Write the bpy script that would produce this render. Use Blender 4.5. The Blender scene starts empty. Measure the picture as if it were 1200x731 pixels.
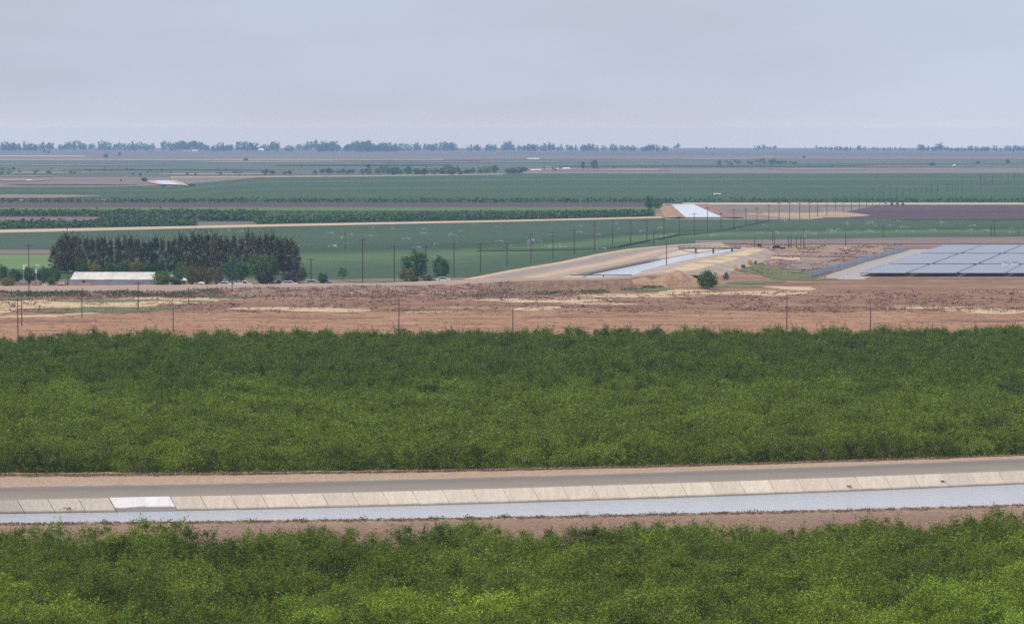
import bpy, math, random
import numpy as np
from mathutils import Vector

random.seed(7)
RNG = np.random.default_rng(11)
C = bpy.context.scene.collection
SC = bpy.context.scene

# ------------------------------------------------------------------ camera, sky, sun, exposure
EYE = 45.0
FPX = 4200.0
PITCH = math.atan(210.5 / FPX)
cam_d = bpy.data.cameras.new('camera')
cam = bpy.data.objects.new('camera', cam_d)
C.objects.link(cam)
cam.location = (0, 0, EYE)
cam.rotation_euler = (math.pi / 2 - PITCH, 0, 0)
cam_d.sensor_width = 36.0
cam_d.lens = 36.0 * FPX / 1200.0
cam_d.clip_start = 1.0
cam_d.clip_end = 80000.0
SC.camera = cam

SUN_EL = math.radians(60)
SUN_ROT = math.radians(-108)          # clockwise from +Y seen from above: the sun is to the left
w = bpy.data.worlds.new('World')
SC.world = w
w.use_nodes = True
wn = w.node_tree.nodes
wl = w.node_tree.links
bg = wn['Background']
sky = wn.new('ShaderNodeTexSky')
sky.sky_type = 'NISHITA'
sky.sun_disc = False
sky.sun_elevation = SUN_EL
sky.sun_rotation = SUN_ROT
sky.altitude = 60
sky.air_density = 1.0
sky.dust_density = 2.0
sky.ozone_density = 2.0
# thin high cloud veil mixed into the sky
tc = wn.new('ShaderNodeTexCoord')
mp = wn.new('ShaderNodeMapping')
mp.inputs['Scale'].default_value = (3.5, 3.5, 15)
nz = wn.new('ShaderNodeTexNoise')
nz.inputs['Scale'].default_value = 1.6
nz.inputs['Detail'].default_value = 5
nz.inputs['Roughness'].default_value = 0.5
mr = wn.new('ShaderNodeMapRange')
mr.inputs['From Min'].default_value = 0.3
mr.inputs['From Max'].default_value = 0.7
mr.inputs['To Min'].default_value = 0.70
mr.inputs['To Max'].default_value = 1.0
mx = wn.new('ShaderNodeMix')
mx.data_type = 'RGBA'
VEIL = (4.9, 5.62, 6.95, 1)
mx.inputs['B'].default_value = VEIL
wl.new(tc.outputs['Generated'], mp.inputs['Vector'])
wl.new(mp.outputs['Vector'], nz.inputs['Vector'])
wl.new(nz.outputs['Fac'], mr.inputs['Value'])
wl.new(mr.outputs['Result'], mx.inputs['Factor'])
wl.new(sky.outputs['Color'], mx.inputs['A'])
# warm glow added low in the sky to offset the haze box's blue band
sx = wn.new('ShaderNodeSeparateXYZ')
wl.new(tc.outputs['Generated'], sx.inputs[0])
gm = wn.new('ShaderNodeMath')
gm.operation = 'MAXIMUM'
gm.inputs[1].default_value = 0.0013
wl.new(sx.outputs['Z'], gm.inputs[0])
gd = wn.new('ShaderNodeMath')
gd.operation = 'DIVIDE'
gd.inputs[0].default_value = 0.0013
wl.new(gm.outputs[0], gd.inputs[1])
gl = wn.new('ShaderNodeMix')
gl.data_type = 'RGBA'
gl.blend_type = 'ADD'
GLOW = (4.6, 2.95, 0.8, 1)
gl.inputs['B'].default_value = GLOW
wl.new(gd.outputs[0], gl.inputs['Factor'])
wl.new(mx.outputs['Result'], gl.inputs['A'])
wl.new(gl.outputs['Result'], bg.inputs['Color'])
bg.inputs['Strength'].default_value = 0.10

sun_d = bpy.data.lights.new('sun', 'SUN')
sun_d.energy = 3.3
sun_d.angle = math.radians(0.5)
sun_d.color = (1.0, 0.945, 0.87)
sun = bpy.data.objects.new('sun', sun_d)
C.objects.link(sun)
sd = Vector((math.sin(SUN_ROT) * math.cos(SUN_EL), math.cos(SUN_ROT) * math.cos(SUN_EL), math.sin(SUN_EL)))
sun.rotation_euler = sd.to_track_quat('Z', 'Y').to_euler()
sun.location = (-300, 50, 400)

SC.view_settings.view_transform = 'Standard'
SC.view_settings.look = 'None'
SC.view_settings.exposure = 0.18
SC.view_settings.gamma = 1.0
SC.view_settings.use_curve_mapping = False
SC.cycles.use_denoising = False
SC.cycles.use_adaptive_sampling = False
SC.cycles.max_bounces = 5
SC.cycles.diffuse_bounces = 2
SC.cycles.glossy_bounces = 2
SC.cycles.transmission_bounces = 2
SC.cycles.transparent_max_bounces = 4
SC.cycles.volume_bounces = 1
SC.cycles.caustics_reflective = False
SC.cycles.caustics_refractive = False
HAZE_DENSITY = 7.0e-5
HAZE_COLOR = (0.44, 0.66, 1.0, 1)

# ------------------------------------------------------------------ the lie of the land
R2 = 2 * 6.37e6


def hill(r):
    return max(0.0, 43.2 - 0.205 * r)


def gz(x, y):
    r2 = x * x + y * y
    return -r2 / R2 + hill(math.sqrt(r2))


def P(px, py, z=0.0):
    """The point where the line of sight through a photo pixel meets height z above the plain (the earth's curve counted)."""
    dx = (px - 600.0) / FPX
    dv = (365.5 - py) / FPX
    cy, sy = math.cos(PITCH), math.sin(PITCH)
    y = cy + dv * sy
    vz = -sy + dv * cy
    a = (dx * dx + y * y) / R2
    disc = max(0.0, vz * vz - 4 * a * (EYE - z))
    t = (-vz - math.sqrt(disc)) / (2 * a)
    return Vector((dx * t, y * t, EYE + vz * t))


def ppm(pt):
    """photo pixels per metre at a point"""
    return FPX / math.hypot(pt.x, pt.y)


# ------------------------------------------------------------------ materials
MATS = {}


class NT:
    def __init__(s, name):
        s.m = bpy.data.materials.new(name)
        s.m.use_nodes = True
        s.t = s.m.node_tree
        s.b = s.t.nodes['Principled BSDF']
        s.out = s.t.nodes['Material Output']

    def n(s, typ, **kw):
        nd = s.t.nodes.new(typ)
        for k, v in kw.items():
            if hasattr(nd, k):
                setattr(nd, k, v)
            else:
                nd.inputs[k].default_value = v
        return nd

    def l(s, a, b):
        s.t.links.new(a, b)

    def ramp(s, fac, stops):
        r = s.n('ShaderNodeValToRGB')
        e = r.color_ramp.elements
        while len(e) < len(stops):
            e.new(0.5)
        for k, (p, c) in enumerate(stops):
            e[k].position = p
            e[k].color = (*c, 1) if len(c) == 3 else c
        s.l(fac, r.inputs['Fac'])
        return r.outputs['Color']

    def noise(s, vec, scale, detail=4, rough=0.55, stretch=None):
        if stretch:
            m = s.n('ShaderNodeMapping')
            m.inputs['Scale'].default_value = stretch
            s.l(vec, m.inputs['Vector'])
            vec = m.outputs['Vector']
        k = s.n('ShaderNodeTexNoise', Scale=scale, Detail=detail, Roughness=rough)
        s.l(vec, k.inputs['Vector'])
        return k.outputs['Fac']

    def mix(s, f, a, b, mode='MIX'):
        m = s.n('ShaderNodeMix')
        m.data_type = 'RGBA'
        m.blend_type = mode
        for v, i in ((f, 'Factor'), (a, 'A'), (b, 'B')):
            if isinstance(v, (int, float)):
                m.inputs[i].default_value = v
            elif isinstance(v, tuple):
                m.inputs[i].default_value = (*v, 1)
            else:
                s.l(v, m.inputs[i])
        return m.outputs['Result']

    def maprange(s, v, a, b, c, d):
        m = s.n('ShaderNodeMapRange')
        for k, x in zip(('From Min', 'From Max', 'To Min', 'To Max'), (a, b, c, d)):
            m.inputs[k].default_value = x
        s.l(v, m.inputs['Value'])
        return m.outputs['Result']

    def bump(s, h, strength, dist):
        b = s.n('ShaderNodeBump', Strength=strength, Distance=dist)
        s.l(h, b.inputs['Height'])
        s.l(b.outputs['Normal'], s.b.inputs['Normal'])


def soil(name, stops, scale=0.05, stretch=(1, 1, 1), fine=1.2, famp=0.35, rough=0.95, bump=0.5, bdist=0.15, vstops=None, vwob=0.12, spec=0.1):
    """earth, crops and roads: patchy noise in world metres, finer grain over it, and optional stripes along the strip (UV v)"""
    t = NT(name)
    pos = t.n('ShaderNodeNewGeometry').outputs['Position']
    big = t.noise(pos, scale, 6, 0.6, stretch)
    f = t.noise(pos, fine, 5, 0.65, stretch)
    col = t.ramp(big, stops)
    if vstops:
        uv = t.n('ShaderNodeUVMap').outputs['UV']
        sep = t.n('ShaderNodeSeparateXYZ')
        t.l(uv, sep.inputs[0])
        add = t.n('ShaderNodeMath', operation='ADD')
        t.l(sep.outputs['Y'], add.inputs[0])
        t.l(t.maprange(t.noise(pos, scale * 3, 5, 0.6, stretch), 0.25, 0.75, -vwob, vwob), add.inputs[1])
        col = t.mix(0.8, col, t.ramp(add.outputs[0], vstops))
    g = t.maprange(f, 0.3, 0.7, 1 - famp, 1 + famp)
    col = t.mix(1.0, col, g, 'MULTIPLY')
    t.l(col, t.b.inputs['Base Color'])
    t.b.inputs['Roughness'].default_value = rough
    t.b.inputs['Specular IOR Level'].default_value = spec
    if bump:
        t.bump(f, bump, bdist)
    MATS[name] = t.m
    return t.m


def plain(name, col, rough=0.7, metal=0.0, var=0.12, scale=2.0, spec=0.3):
    t = NT(name)
    oc = t.n('ShaderNodeTexCoord').outputs['Object']
    f = t.noise(oc, scale, 5, 0.6)
    t.l(t.mix(1.0, tuple(col), t.maprange(f, 0.3, 0.7, 1 - var, 1 + var), 'MULTIPLY'), t.b.inputs['Base Color'])
    t.b.inputs['Roughness'].default_value = rough
    t.b.inputs['Metallic'].default_value = metal
    t.b.inputs['Specular IOR Level'].default_value = spec
    MATS[name] = t.m
    return t.m


def foliage(name, dark, mid, light, trans=0.25, objvar=0.3, patch=None):
    """leaves: every leaf its own tone, every tree its own, and shoots of a fresher green"""
    t = NT(name)
    geo = t.n('ShaderNodeNewGeometry')
    oi = t.n('ShaderNodeObjectInfo')
    col = t.ramp(geo.outputs['Random Per Island'], [(0.0, dark), (0.5, mid), (1.0, light)])
    if patch:
        n = t.noise(geo.outputs['Position'], patch[0], 4, 0.6)
        col = t.mix(t.maprange(n, 0.5, 0.68, 0, patch[2]), col, patch[1])
    col = t.mix(1.0, col, t.maprange(oi.outputs['Random'], 0, 1, 1 - objvar, 1 + objvar), 'MULTIPLY')
    col = t.mix(1.0, col, oi.outputs['Color'], 'MULTIPLY')
    t.l(col, t.b.inputs['Base Color'])
    t.b.inputs['Roughness'].default_value = 0.6
    t.b.inputs['Specular IOR Level'].default_value = 0.08
    tr = t.n('ShaderNodeBsdfTranslucent')
    t.l(col, tr.inputs['Color'])
    ms = t.n('ShaderNodeMixShader')
    ms.inputs[0].default_value = trans
    t.l(t.b.outputs[0], ms.inputs[1])
    t.l(tr.outputs[0], ms.inputs[2])
    t.l(ms.outputs[0], t.out.inputs['Surface'])
    MATS[name] = t.m
    return t.m


def water_mat(name, base, scale, strength):
    t = NT(name)
    pos = t.n('ShaderNodeNewGeometry').outputs['Position']
    h = t.noise(pos, scale, 5, 0.65, (1, 1.0, 1))
    t.b.inputs['Base Color'].default_value = (*base, 1)
    t.b.inputs['Roughness'].default_value = 0.12
    t.b.inputs['IOR'].default_value = 1.33
    t.b.inputs['Specular IOR Level'].default_value = 0.5
    t.bump(h, strength, 0.4)
    MATS[name] = t.m
    return t.m


soil('base soil', [(0.3, (.16, .10, .065)), (0.5, (.26, .17, .115)), (0.7, (.33, .23, .16))], 0.006, (1, 1, 1), 0.3)
soil('orchard floor', [(0.3, (.07, .065, .035)), (0.7, (.16, .12, .07))], 0.2)
soil('dry bank', [(0.3, (0.160, 0.100, 0.068)), (0.55, (0.232, 0.148, 0.104)), (0.75, (0.304, 0.208, 0.144))], 0.12, fine=2.0, famp=.4,
     vstops=[(0.0, (0.168, 0.104, 0.072)), (0.55, (0.216, 0.136, 0.096)), (0.86, (0.240, 0.160, 0.112)), (0.97, (0.368, 0.264, 0.160))])
soil('dry verge', [(0.3, (0.251, 0.155, 0.098)), (0.55, (0.334, 0.225, 0.155)), (0.75, (0.395, 0.295, 0.204))], 0.15, fine=2.5, famp=.4,
     vstops=[(0.0, (0.350, 0.256, 0.180)), (0.35, (0.334, 0.241, 0.163)), (0.6, (0.258, 0.147, 0.098)), (0.75, (0.357, 0.256, 0.163)), (1.0, (0.213, 0.132, 0.082))])
soil('worn asphalt', [(0.35, (0.187, 0.157, 0.134)), (0.65, (0.238, 0.199, 0.170))], 0.15, fine=4, famp=.16, rough=.85, bump=.2, bdist=.03,
     vstops=[(0.0, (0.283, 0.231, 0.186)), (0.15, (0.232, 0.192, 0.158)), (0.45, (0.209, 0.176, 0.148)), (0.75, (0.153, 0.130, 0.114)), (0.95, (0.192, 0.159, 0.134)), (1.0, (0.362, 0.266, 0.203))], vwob=.06)


def lining_mat(name, dry, wet, zlo, zhi, stain):
    t = NT(name)
    geo = t.n('ShaderNodeNewGeometry')
    pos = geo.outputs['Position']
    sep = t.n('ShaderNodeSeparateXYZ')
    t.l(pos, sep.inputs[0])
    n1 = t.noise(pos, 0.5, 6, 0.65)
    n2 = t.noise(pos, 3.0, 5, 0.6)
    zz = t.n('ShaderNodeMath', operation='ADD')
    t.l(sep.outputs['Z'], zz.inputs[0])
    t.l(t.maprange(n1, 0.3, 0.7, -stain, stain), zz.inputs[1])
    col = t.mix(1.0, tuple(dry), t.maprange(n2, 0.3, 0.7, 0.88, 1.1), 'MULTIPLY')
    col = t.mix(1.0, col, t.maprange(geo.outputs['Random Per Island'], 0, 1, 0.9, 1.08), 'MULTIPLY')
    col = t.mix(1.0, col, t.maprange(t.noise(pos, 1.0, 4, .7, (1.6, .25, .25)), 0.35, 0.7, 1.04, 0.86), 'MULTIPLY')
    col = t.mix(t.maprange(zz.outputs[0], zlo, zhi, 1, 0), col, tuple(wet))
    t.l(col, t.b.inputs['Base Color'])
    t.b.inputs['Roughness'].default_value = 0.85
    t.b.inputs['Specular IOR Level'].default_value = 0.2
    t.bump(n2, 0.2, 0.02)
    MATS[name] = t.m


lining_mat('canal concrete', (0.583, 0.492, 0.388), (0.200, 0.166, 0.132), 0.36, 0.58, 0.05)
lining_mat('fresh concrete', (0.771, 0.724, 0.686), (0.244, 0.221, 0.207), 0.72, 0.86, 0.10)
soil('joint groove', [(0.3, (.06, .05, .04)), (0.7, (.10, .085, .07))], 1.0)  # dark brown of the bed that shows through the open slab joints
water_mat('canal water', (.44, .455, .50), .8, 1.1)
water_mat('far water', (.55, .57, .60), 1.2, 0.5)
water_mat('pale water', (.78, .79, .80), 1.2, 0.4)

soil('furrowed soil', [(0.32, (0.220, 0.110, 0.064)), (0.5, (0.300, 0.164, 0.096)), (0.68, (0.353, 0.210, 0.128))], 0.11, (0.45, 1.2, 1), fine=0.6, famp=.42, bump=.8, bdist=.4)
soil('scrub soil', [(0.28, (0.127, 0.065, 0.044)), (0.45, (0.203, 0.111, 0.071)), (0.6, (0.267, 0.162, 0.102)), (0.75, (0.380, 0.273, 0.180))], 0.045, (0.5, 1.2, 1), fine=0.45, famp=.35, bump=.8, bdist=.4)
soil('rough clods', [(0.35, (.17, .085, .058)), (0.55, (.25, .135, .09)), (0.7, (.33, .20, .13))], 0.13, (.5, 1.2, 1), fine=.7, famp=.45, bump=1, bdist=.4)
soil('pale sand', [(0.3, (0.381, 0.259, 0.153)), (0.6, (0.503, 0.374, 0.229))], 0.1, (.6, 1, 1), fine=.6, famp=.2)
soil('cream sand', [(0.3, (0.398, 0.278, 0.173)), (0.6, (0.477, 0.351, 0.232))], 0.1, (.6, 1, 1), fine=.6, famp=.2)
soil('weedy grass', [(0.3, (0.081, 0.094, 0.041)), (0.6, (0.135, 0.144, 0.063)), (0.8, (0.270, 0.180, 0.117))], 0.12, (.6, 1, 1), fine=.6, famp=.35)
soil('dull weeds', [(0.3, (.12, .12, .07)), (0.6, (.17, .17, .10)), (0.8, (.30, .22, .15))], 0.08, (.6, 1, 1), fine=.6, famp=.35)
soil('levee face', [(0.3, (0.153, 0.088, 0.058)), (0.55, (0.222, 0.134, 0.088)), (0.75, (0.275, 0.176, 0.115))], 0.12, (2.2, .6, 1), fine=.7, famp=.3, bump=1, bdist=.5)
soil('weedy levee', [(0.3, (0.143, 0.094, 0.072)), (0.5, (0.242, 0.149, 0.110)), (0.7, (0.330, 0.220, 0.154))], 0.12, (1, 1, 1), fine=.6, famp=.4, bump=1, bdist=.5)
soil('dirt track', [(0.3, (0.303, 0.193, 0.131)), (0.6, (0.385, 0.262, 0.180))], 0.08, (.3, 1, 1), fine=.6, famp=.18,
     vstops=[(0, (0.295, 0.221, 0.180)), (.45, (0.295, 0.221, 0.180)), (.6, (0.394, 0.246, 0.156)), (1, (0.377, 0.238, 0.148))], vwob=.1)
soil('levee road', [(0.3, (0.306, 0.234, 0.180)), (0.6, (0.378, 0.297, 0.234))], 0.06, fine=.6, famp=.18,
     vstops=[(0, (.40, .28, .18)), (.5, (.50, .34, .20)), (.56, (.44, .30, .19)), (.59, (.24, .20, .18)), (.73, (.24, .20, .18)), (.78, (.36, .25, .17)), (.85, (.50, .35, .21)), (.92, (.33, .25, .19)), (1, (.30, .23, .18))], vwob=.05)
soil('sand shelf', [(0.42, (0.340, 0.251, 0.178)), (0.52, (0.535, 0.397, 0.235))], 0.05, fine=.6, famp=.18)
soil('grey bank', [(0.3, (.28, .22, .18)), (0.6, (.38, .30, .24))], 0.08, fine=.6, famp=.18)
soil('far lining', [(0.3, (0.468, 0.387, 0.297)), (0.6, (0.540, 0.450, 0.360))], 0.06, fine=.8, famp=.1,
     vstops=[(0, (0.504, 0.414, 0.324)), (.75, (0.504, 0.414, 0.324)), (.86, (0.270, 0.198, 0.153)), (1, (0.216, 0.162, 0.126))], vwob=.03)
soil('gravel road', [(0.3, (0.289, 0.255, 0.238)), (0.6, (0.357, 0.315, 0.289))], 0.08, fine=.8, famp=.15,
     vstops=[(0, (0.340, 0.264, 0.196)), (.2, (0.306, 0.272, 0.255)), (.7, (0.357, 0.315, 0.289)), (1, (0.391, 0.306, 0.221))])
soil('spoil earth', [(0.3, (0.238, 0.141, 0.087)), (0.6, (0.365, 0.229, 0.143))], 0.25, fine=1.2, famp=.3, bump=1, bdist=.4)
soil('brown heap', [(0.3, (.16, .09, .07)), (0.6, (.25, .15, .12))], 0.4, fine=1.4, famp=.3)
soil('grey heap', [(0.3, (.24, .20, .19)), (0.6, (.33, .27, .25))], 0.4, fine=1.4, famp=.3)


def crop(name, stops, scale=.01, stretch=(.35, 1, 1), fine=.12, famp=.16, vstops=None, vwob=.1):
    return soil(name, stops, scale, stretch, fine, famp, 0.9, 0.6, 0.6, vstops, vwob, 0.1)


crop('alfalfa', [(0.35, (0.041, 0.071, 0.035)), (0.65, (0.059, 0.093, 0.045))],
     vstops=[(0, (0.054, 0.082, 0.040)), (.12, (0.048, 0.080, 0.043)), (.22, (0.059, 0.099, 0.048)), (.30, (0.093, 0.136, 0.055)), (.36, (0.082, 0.126, 0.055)), (.42, (0.043, 0.071, 0.035)), (.46, (0.031, 0.053, 0.029)), (.56, (0.045, 0.076, 0.041)), (.75, (0.054, 0.085, 0.044)), (1, (0.045, 0.078, 0.040))], vwob=.03)
crop('mown green', [(0.35, (0.108, 0.168, 0.063)), (0.65, (0.135, 0.192, 0.077))])
crop('deep green', [(0.35, (0.036, 0.071, 0.027)), (0.65, (0.050, 0.089, 0.032))], .004, vstops=[(0, (0.030, 0.061, 0.026)), (.2, (0.050, 0.089, 0.033)), (.36, (0.039, 0.074, 0.029)), (.42, (0.064, 0.104, 0.039)), (.46, (0.039, 0.074, 0.031)), (.66, (0.044, 0.077, 0.032)), (.71, (0.086, 0.120, 0.046)), (.76, (0.043, 0.077, 0.031)), (1, (0.051, 0.081, 0.039))], vwob=.02)
crop('spring green', [(0.35, (0.072, 0.121, 0.030)), (0.65, (0.093, 0.148, 0.040))])
crop('ploughed purple', [(0.35, (0.075, 0.047, 0.053)), (0.65, (0.098, 0.064, 0.068))], .006)
crop('fallow brown', [(0.3, (0.122, 0.090, 0.077)), (0.5, (0.171, 0.126, 0.108)), (0.7, (0.225, 0.171, 0.135))], .008)
crop('fallow pink', [(0.3, (0.155, 0.109, 0.092)), (0.5, (0.196, 0.145, 0.126)), (0.7, (0.281, 0.210, 0.169))], .008, famp=.25)
crop('lavender fallow', [(0.3, (.115, .10, .085)), (0.45, (.17, .135, .12)), (0.6, (.22, .165, .14)), (0.75, (.33, .25, .19))], .012, (.25, 1, 1), .05, .3)
crop('stubble', [(0.3, (0.270, 0.198, 0.117)), (0.7, (0.378, 0.288, 0.180))], .01)
crop('pale track', [(0.3, (0.391, 0.281, 0.196)), (0.7, (0.510, 0.391, 0.281))], .02,
     vstops=[(0, (0.255, 0.170, 0.128)), (.35, (0.425, 0.315, 0.212)), (.75, (0.493, 0.374, 0.255)), (1, (0.340, 0.238, 0.162))])
crop('marsh mosaic', [(0.28, (.045, .075, .045)), (0.42, (.07, .095, .06)), (0.52, (.12, .12, .09)), (0.62, (.06, .085, .06)), (0.75, (.20, .18, .12))], .010, (.3, 1, 1), .05, .35)
crop('far plain', [(0.3, (.09, .085, .075)), (0.5, (.14, .115, .10)), (0.7, (.19, .155, .13))], .006, (.2, 1, 1), .03, .3)

foliage('orchard leaves', (0.060, 0.099, 0.009), (0.123, 0.179, 0.019), (0.233, 0.289, 0.037), patch=(0.5, (0.223, 0.267, 0.013), .55))
foliage('lime leaves', (0.099, 0.163, 0.011), (0.198, 0.281, 0.023), (0.352, 0.438, 0.063), patch=(0.5, (0.264, 0.325, 0.027), .6))
foliage('mid orchard leaves', (0.072, 0.115, 0.009), (0.144, 0.208, 0.016), (0.248, 0.316, 0.032), patch=(0.3, (0.183, 0.239, 0.023), .4))
foliage('back orchard leaves', (0.052, 0.093, 0.007), (0.102, 0.157, 0.013), (0.175, 0.231, 0.020), patch=(0.3, (0.132, 0.190, 0.016), .4))
foliage('windbreak leaves', (0.040, 0.049, 0.022), (0.091, 0.095, 0.047), (0.189, 0.167, 0.087), trans=.12)
foliage('dark leaves', (0.023, 0.071, 0.027), (0.052, 0.131, 0.050), (0.104, 0.207, 0.075), trans=.15)
foliage('mid leaves', (0.052, 0.103, 0.031), (0.103, 0.182, 0.052), (0.172, 0.259, 0.078), trans=.2)
foliage('olive leaves', (0.095, 0.101, 0.027), (0.169, 0.169, 0.047), (0.270, 0.243, 0.074), trans=.2)
foliage('purple leaves', (0.033, 0.033, 0.039), (0.068, 0.063, 0.068), (0.112, 0.098, 0.098), trans=.1)
foliage('yellow blooms', (0.420, 0.312, 0.012), (0.744, 0.552, 0.024), (0.900, 0.720, 0.048), trans=.2)
foliage('grey shrub leaves', (.08, .08, .06), (.13, .13, .10), (.19, .18, .14), trans=.1)
foliage('dry weeds', (0.120, 0.064, 0.045), (0.225, 0.135, 0.090), (0.345, 0.232, 0.150), trans=.1, objvar=0)
foliage('dark weeds', (0.084, 0.060, 0.054), (0.168, 0.108, 0.090), (0.300, 0.204, 0.144), trans=.1, objvar=0)
foliage('brown scrub', (0.168, 0.093, 0.075), (0.287, 0.169, 0.132), (0.430, 0.280, 0.206), trans=.1, objvar=0)
foliage('green weeds', (.05, .08, .03), (.09, .13, .045), (.15, .18, .07), trans=.1, objvar=0)
foliage('crop leaves', (0.046, 0.098, 0.039), (0.065, 0.130, 0.049), (0.098, 0.169, 0.065), trans=.15, objvar=0)
foliage('spring leaves', (0.051, 0.096, 0.025), (0.076, 0.132, 0.032), (0.111, 0.168, 0.050), trans=.15, objvar=0)
plain('bark', (.16, .12, .09), .9, scale=3)
plain('pole wood', (.075, .055, .045), .85, scale=1.5)
plain('insulator grey', (.35, .36, .38), .4)
plain('white metal', (.78, .77, .76), .5, var=.06)
plain('roof metal', (0.540, 0.510, 0.465), .5, var=.18, scale=.35)
plain('wall metal', (.55, .55, .60), .6, var=.12, scale=.4)
plain('dark steel', (.05, .045, .045), .6)
plain('rust steel', (.12, .08, .07), .7)
plain('blue plastic', (.02, .14, .5), .45)
plain('navy box', (.02, .03, .06), .5)
plain('black rubber', (.02, .02, .02), .8)
plain('glass dark', (.03, .035, .04), .15)
plain('red roof', (.42, .16, .12), .8)
plain('fence cloth', (0.469, 0.494, 0.557), .75, var=.15, scale=.15)
plain('galvanised', (.42, .43, .44), .5)


def solar_mat():
    t = NT('solar glass')
    uv = t.n('ShaderNodeUVMap').outputs['UV']
    br = t.n('ShaderNodeTexBrick', Scale=1.0)
    br.offset = 0
    br.inputs['Color1'].default_value = (.20, .195, .23, 1)
    br.inputs['Color2'].default_value = (.22, .215, .25, 1)
    br.inputs['Mortar'].default_value = (.40, .40, .44, 1)
    br.inputs['Mortar Size'].default_value = .03
    br.inputs['Brick Width'].default_value = 1.0
    br.inputs['Row Height'].default_value = 2.0
    t.l(uv, br.inputs['Vector'])
    t.l(br.outputs['Color'], t.b.inputs['Base Color'])
    t.b.inputs['Roughness'].default_value = .3
    t.b.inputs['IOR'].default_value = 1.45
    MATS['solar glass'] = t.m


solar_mat()
t = NT('spray')
t.b.inputs['Base Color'].default_value = (.9, .92, .95, 1)
t.b.inputs['Roughness'].default_value = .4
t.b.inputs['Alpha'].default_value = .75
MATS['spray'] = t.m


# ------------------------------------------------------------------ mesh helpers
class MB:
    """collects shapes into one mesh"""

    def __init__(s):
        s.v = []
        s.f = []
        s.uv = None

    def add(s, vs, fs):
        o = len(s.v)
        s.v += [tuple(p) for p in vs]
        s.f += [tuple(i + o for i in f) for f in fs]
        return s

    def box(s, c, d, rz=0.0):
        cx, cy, cz = c
        a, b, h = d[0] / 2, d[1] / 2, d[2] / 2
        co, si = math.cos(rz), math.sin(rz)
        vs = []
        for z in (-h, h):
            for x, y in ((-a, -b), (a, -b), (a, b), (-a, b)):
                vs.append((cx + x * co - y * si, cy + x * si + y * co, cz + z))
        return s.add(vs, [(3, 2, 1, 0), (4, 5, 6, 7), (0, 1, 5, 4), (1, 2, 6, 5), (2, 3, 7, 6), (3, 0, 4, 7)])

    def tube(s, p0, p1, r0, r1, n=7, cap=True):
        p0, p1 = Vector(p0), Vector(p1)
        d = (p1 - p0).normalized()
        u = d.orthogonal().normalized()
        v = d.cross(u)
        vs = []
        for p, r in ((p0, r0), (p1, r1)):
            for k in range(n):
                a = 2 * math.pi * k / n
                vs.append(p + (u * math.cos(a) + v * math.sin(a)) * r)
        fs = [(k, (k + 1) % n, n + (k + 1) % n, n + k) for k in range(n)]
        if cap:
            fs += [tuple(range(n - 1, -1, -1)), tuple(range(n, 2 * n))]
        return s.add(vs, fs)

    def prism(s, prof, y0, y1):
        """profile in x,z swept along y"""
        n = len(prof)
        vs = [(x, y0, z) for x, z in prof] + [(x, y1, z) for x, z in prof]
        fs = [(k, (k + 1) % n, n + (k + 1) % n, n + k) for k in range(n)] + [tuple(range(n - 1, -1, -1)), tuple(range(n, 2 * n))]
        return s.add(vs, fs)

    def mesh(s, name, m):
        me = bpy.data.meshes.new(name)
        me.from_pydata(s.v, [], s.f)
        me.materials.append(MATS[m])
        me.update()
        return me


def link(name, me, parent=None, loc=None, rz=0.0):
    o = bpy.data.objects.new(name, me)
    C.objects.link(o)
    if loc is not None:
        o.location = loc
    o.rotation_euler = (0, 0, rz)
    if parent is not None:
        o.parent = parent
    return o


def quads_mesh(name, v, m, nf=4):
    """v: (n,4,3) array of separate quads"""
    n = len(v)
    me = bpy.data.meshes.new(name)
    me.vertices.add(n * nf)
    me.vertices.foreach_set('co', np.asarray(v, np.float32).ravel())
    me.loops.add(n * nf)
    me.loops.foreach_set('vertex_index', np.arange(n * nf, dtype=np.int32))
    me.polygons.add(n)
    me.polygons.foreach_set('loop_start', np.arange(0, n * nf, nf, dtype=np.int32))
    me.polygons.foreach_set('loop_total', np.full(n, nf, np.int32))
    me.materials.append(MATS[m])
    me.update(calc_edges=True)
    return me


def tag(o, label, cat, group=None, kind=None):
    o['label'] = label
    o['category'] = cat
    if group:
        o['group'] = group
    if kind:
        o['kind'] = kind
    return o


def thing(name, label, cat, loc, rz=0.0, group=None, scale=1.0):
    o = bpy.data.objects.new(name, None)
    o.empty_display_size = 1
    C.objects.link(o)
    o.location = loc
    o.rotation_euler = (0, 0, rz)
    o.scale = (scale, scale, scale) if not isinstance(scale, tuple) else scale
    return tag(o, label, cat, group)


def copy_thing(src, loc, rz, scale, label, group=None):
    r = src.copy()
    C.objects.link(r)
    r.location = loc
    r.rotation_euler = (0, 0, rz)
    r.scale = (scale, scale, scale) if not isinstance(scale, tuple) else scale
    r['label'] = label
    if group:
        r['group'] = group
    for ch in list(src.children):
        c = ch.copy()
        C.objects.link(c)
        c.parent = r
        for g in list(ch.children):
            d = g.copy()
            C.objects.link(d)
            d.parent = c
    return r


WORDS = ['first', 'second', 'third', 'fourth', 'fifth', 'sixth', 'seventh', 'eighth', 'ninth', 'tenth', 'eleventh', 'twelfth', 'thirteenth',
         'fourteenth', 'fifteenth', 'sixteenth', 'seventeenth', 'eighteenth', 'nineteenth', 'twentieth'] + \
        ['twenty-' + x for x in ('first', 'second', 'third', 'fourth', 'fifth', 'sixth', 'seventh', 'eighth', 'ninth')] + ['thirtieth'] + \
        ['thirty-' + x for x in ('first', 'second', 'third', 'fourth', 'fifth', 'sixth', 'seventh', 'eighth', 'ninth')] + ['fortieth'] + \
        ['forty-' + x for x in ('first', 'second', 'third', 'fourth', 'fifth', 'sixth', 'seventh', 'eighth', 'ninth')] + ['fiftieth']


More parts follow.
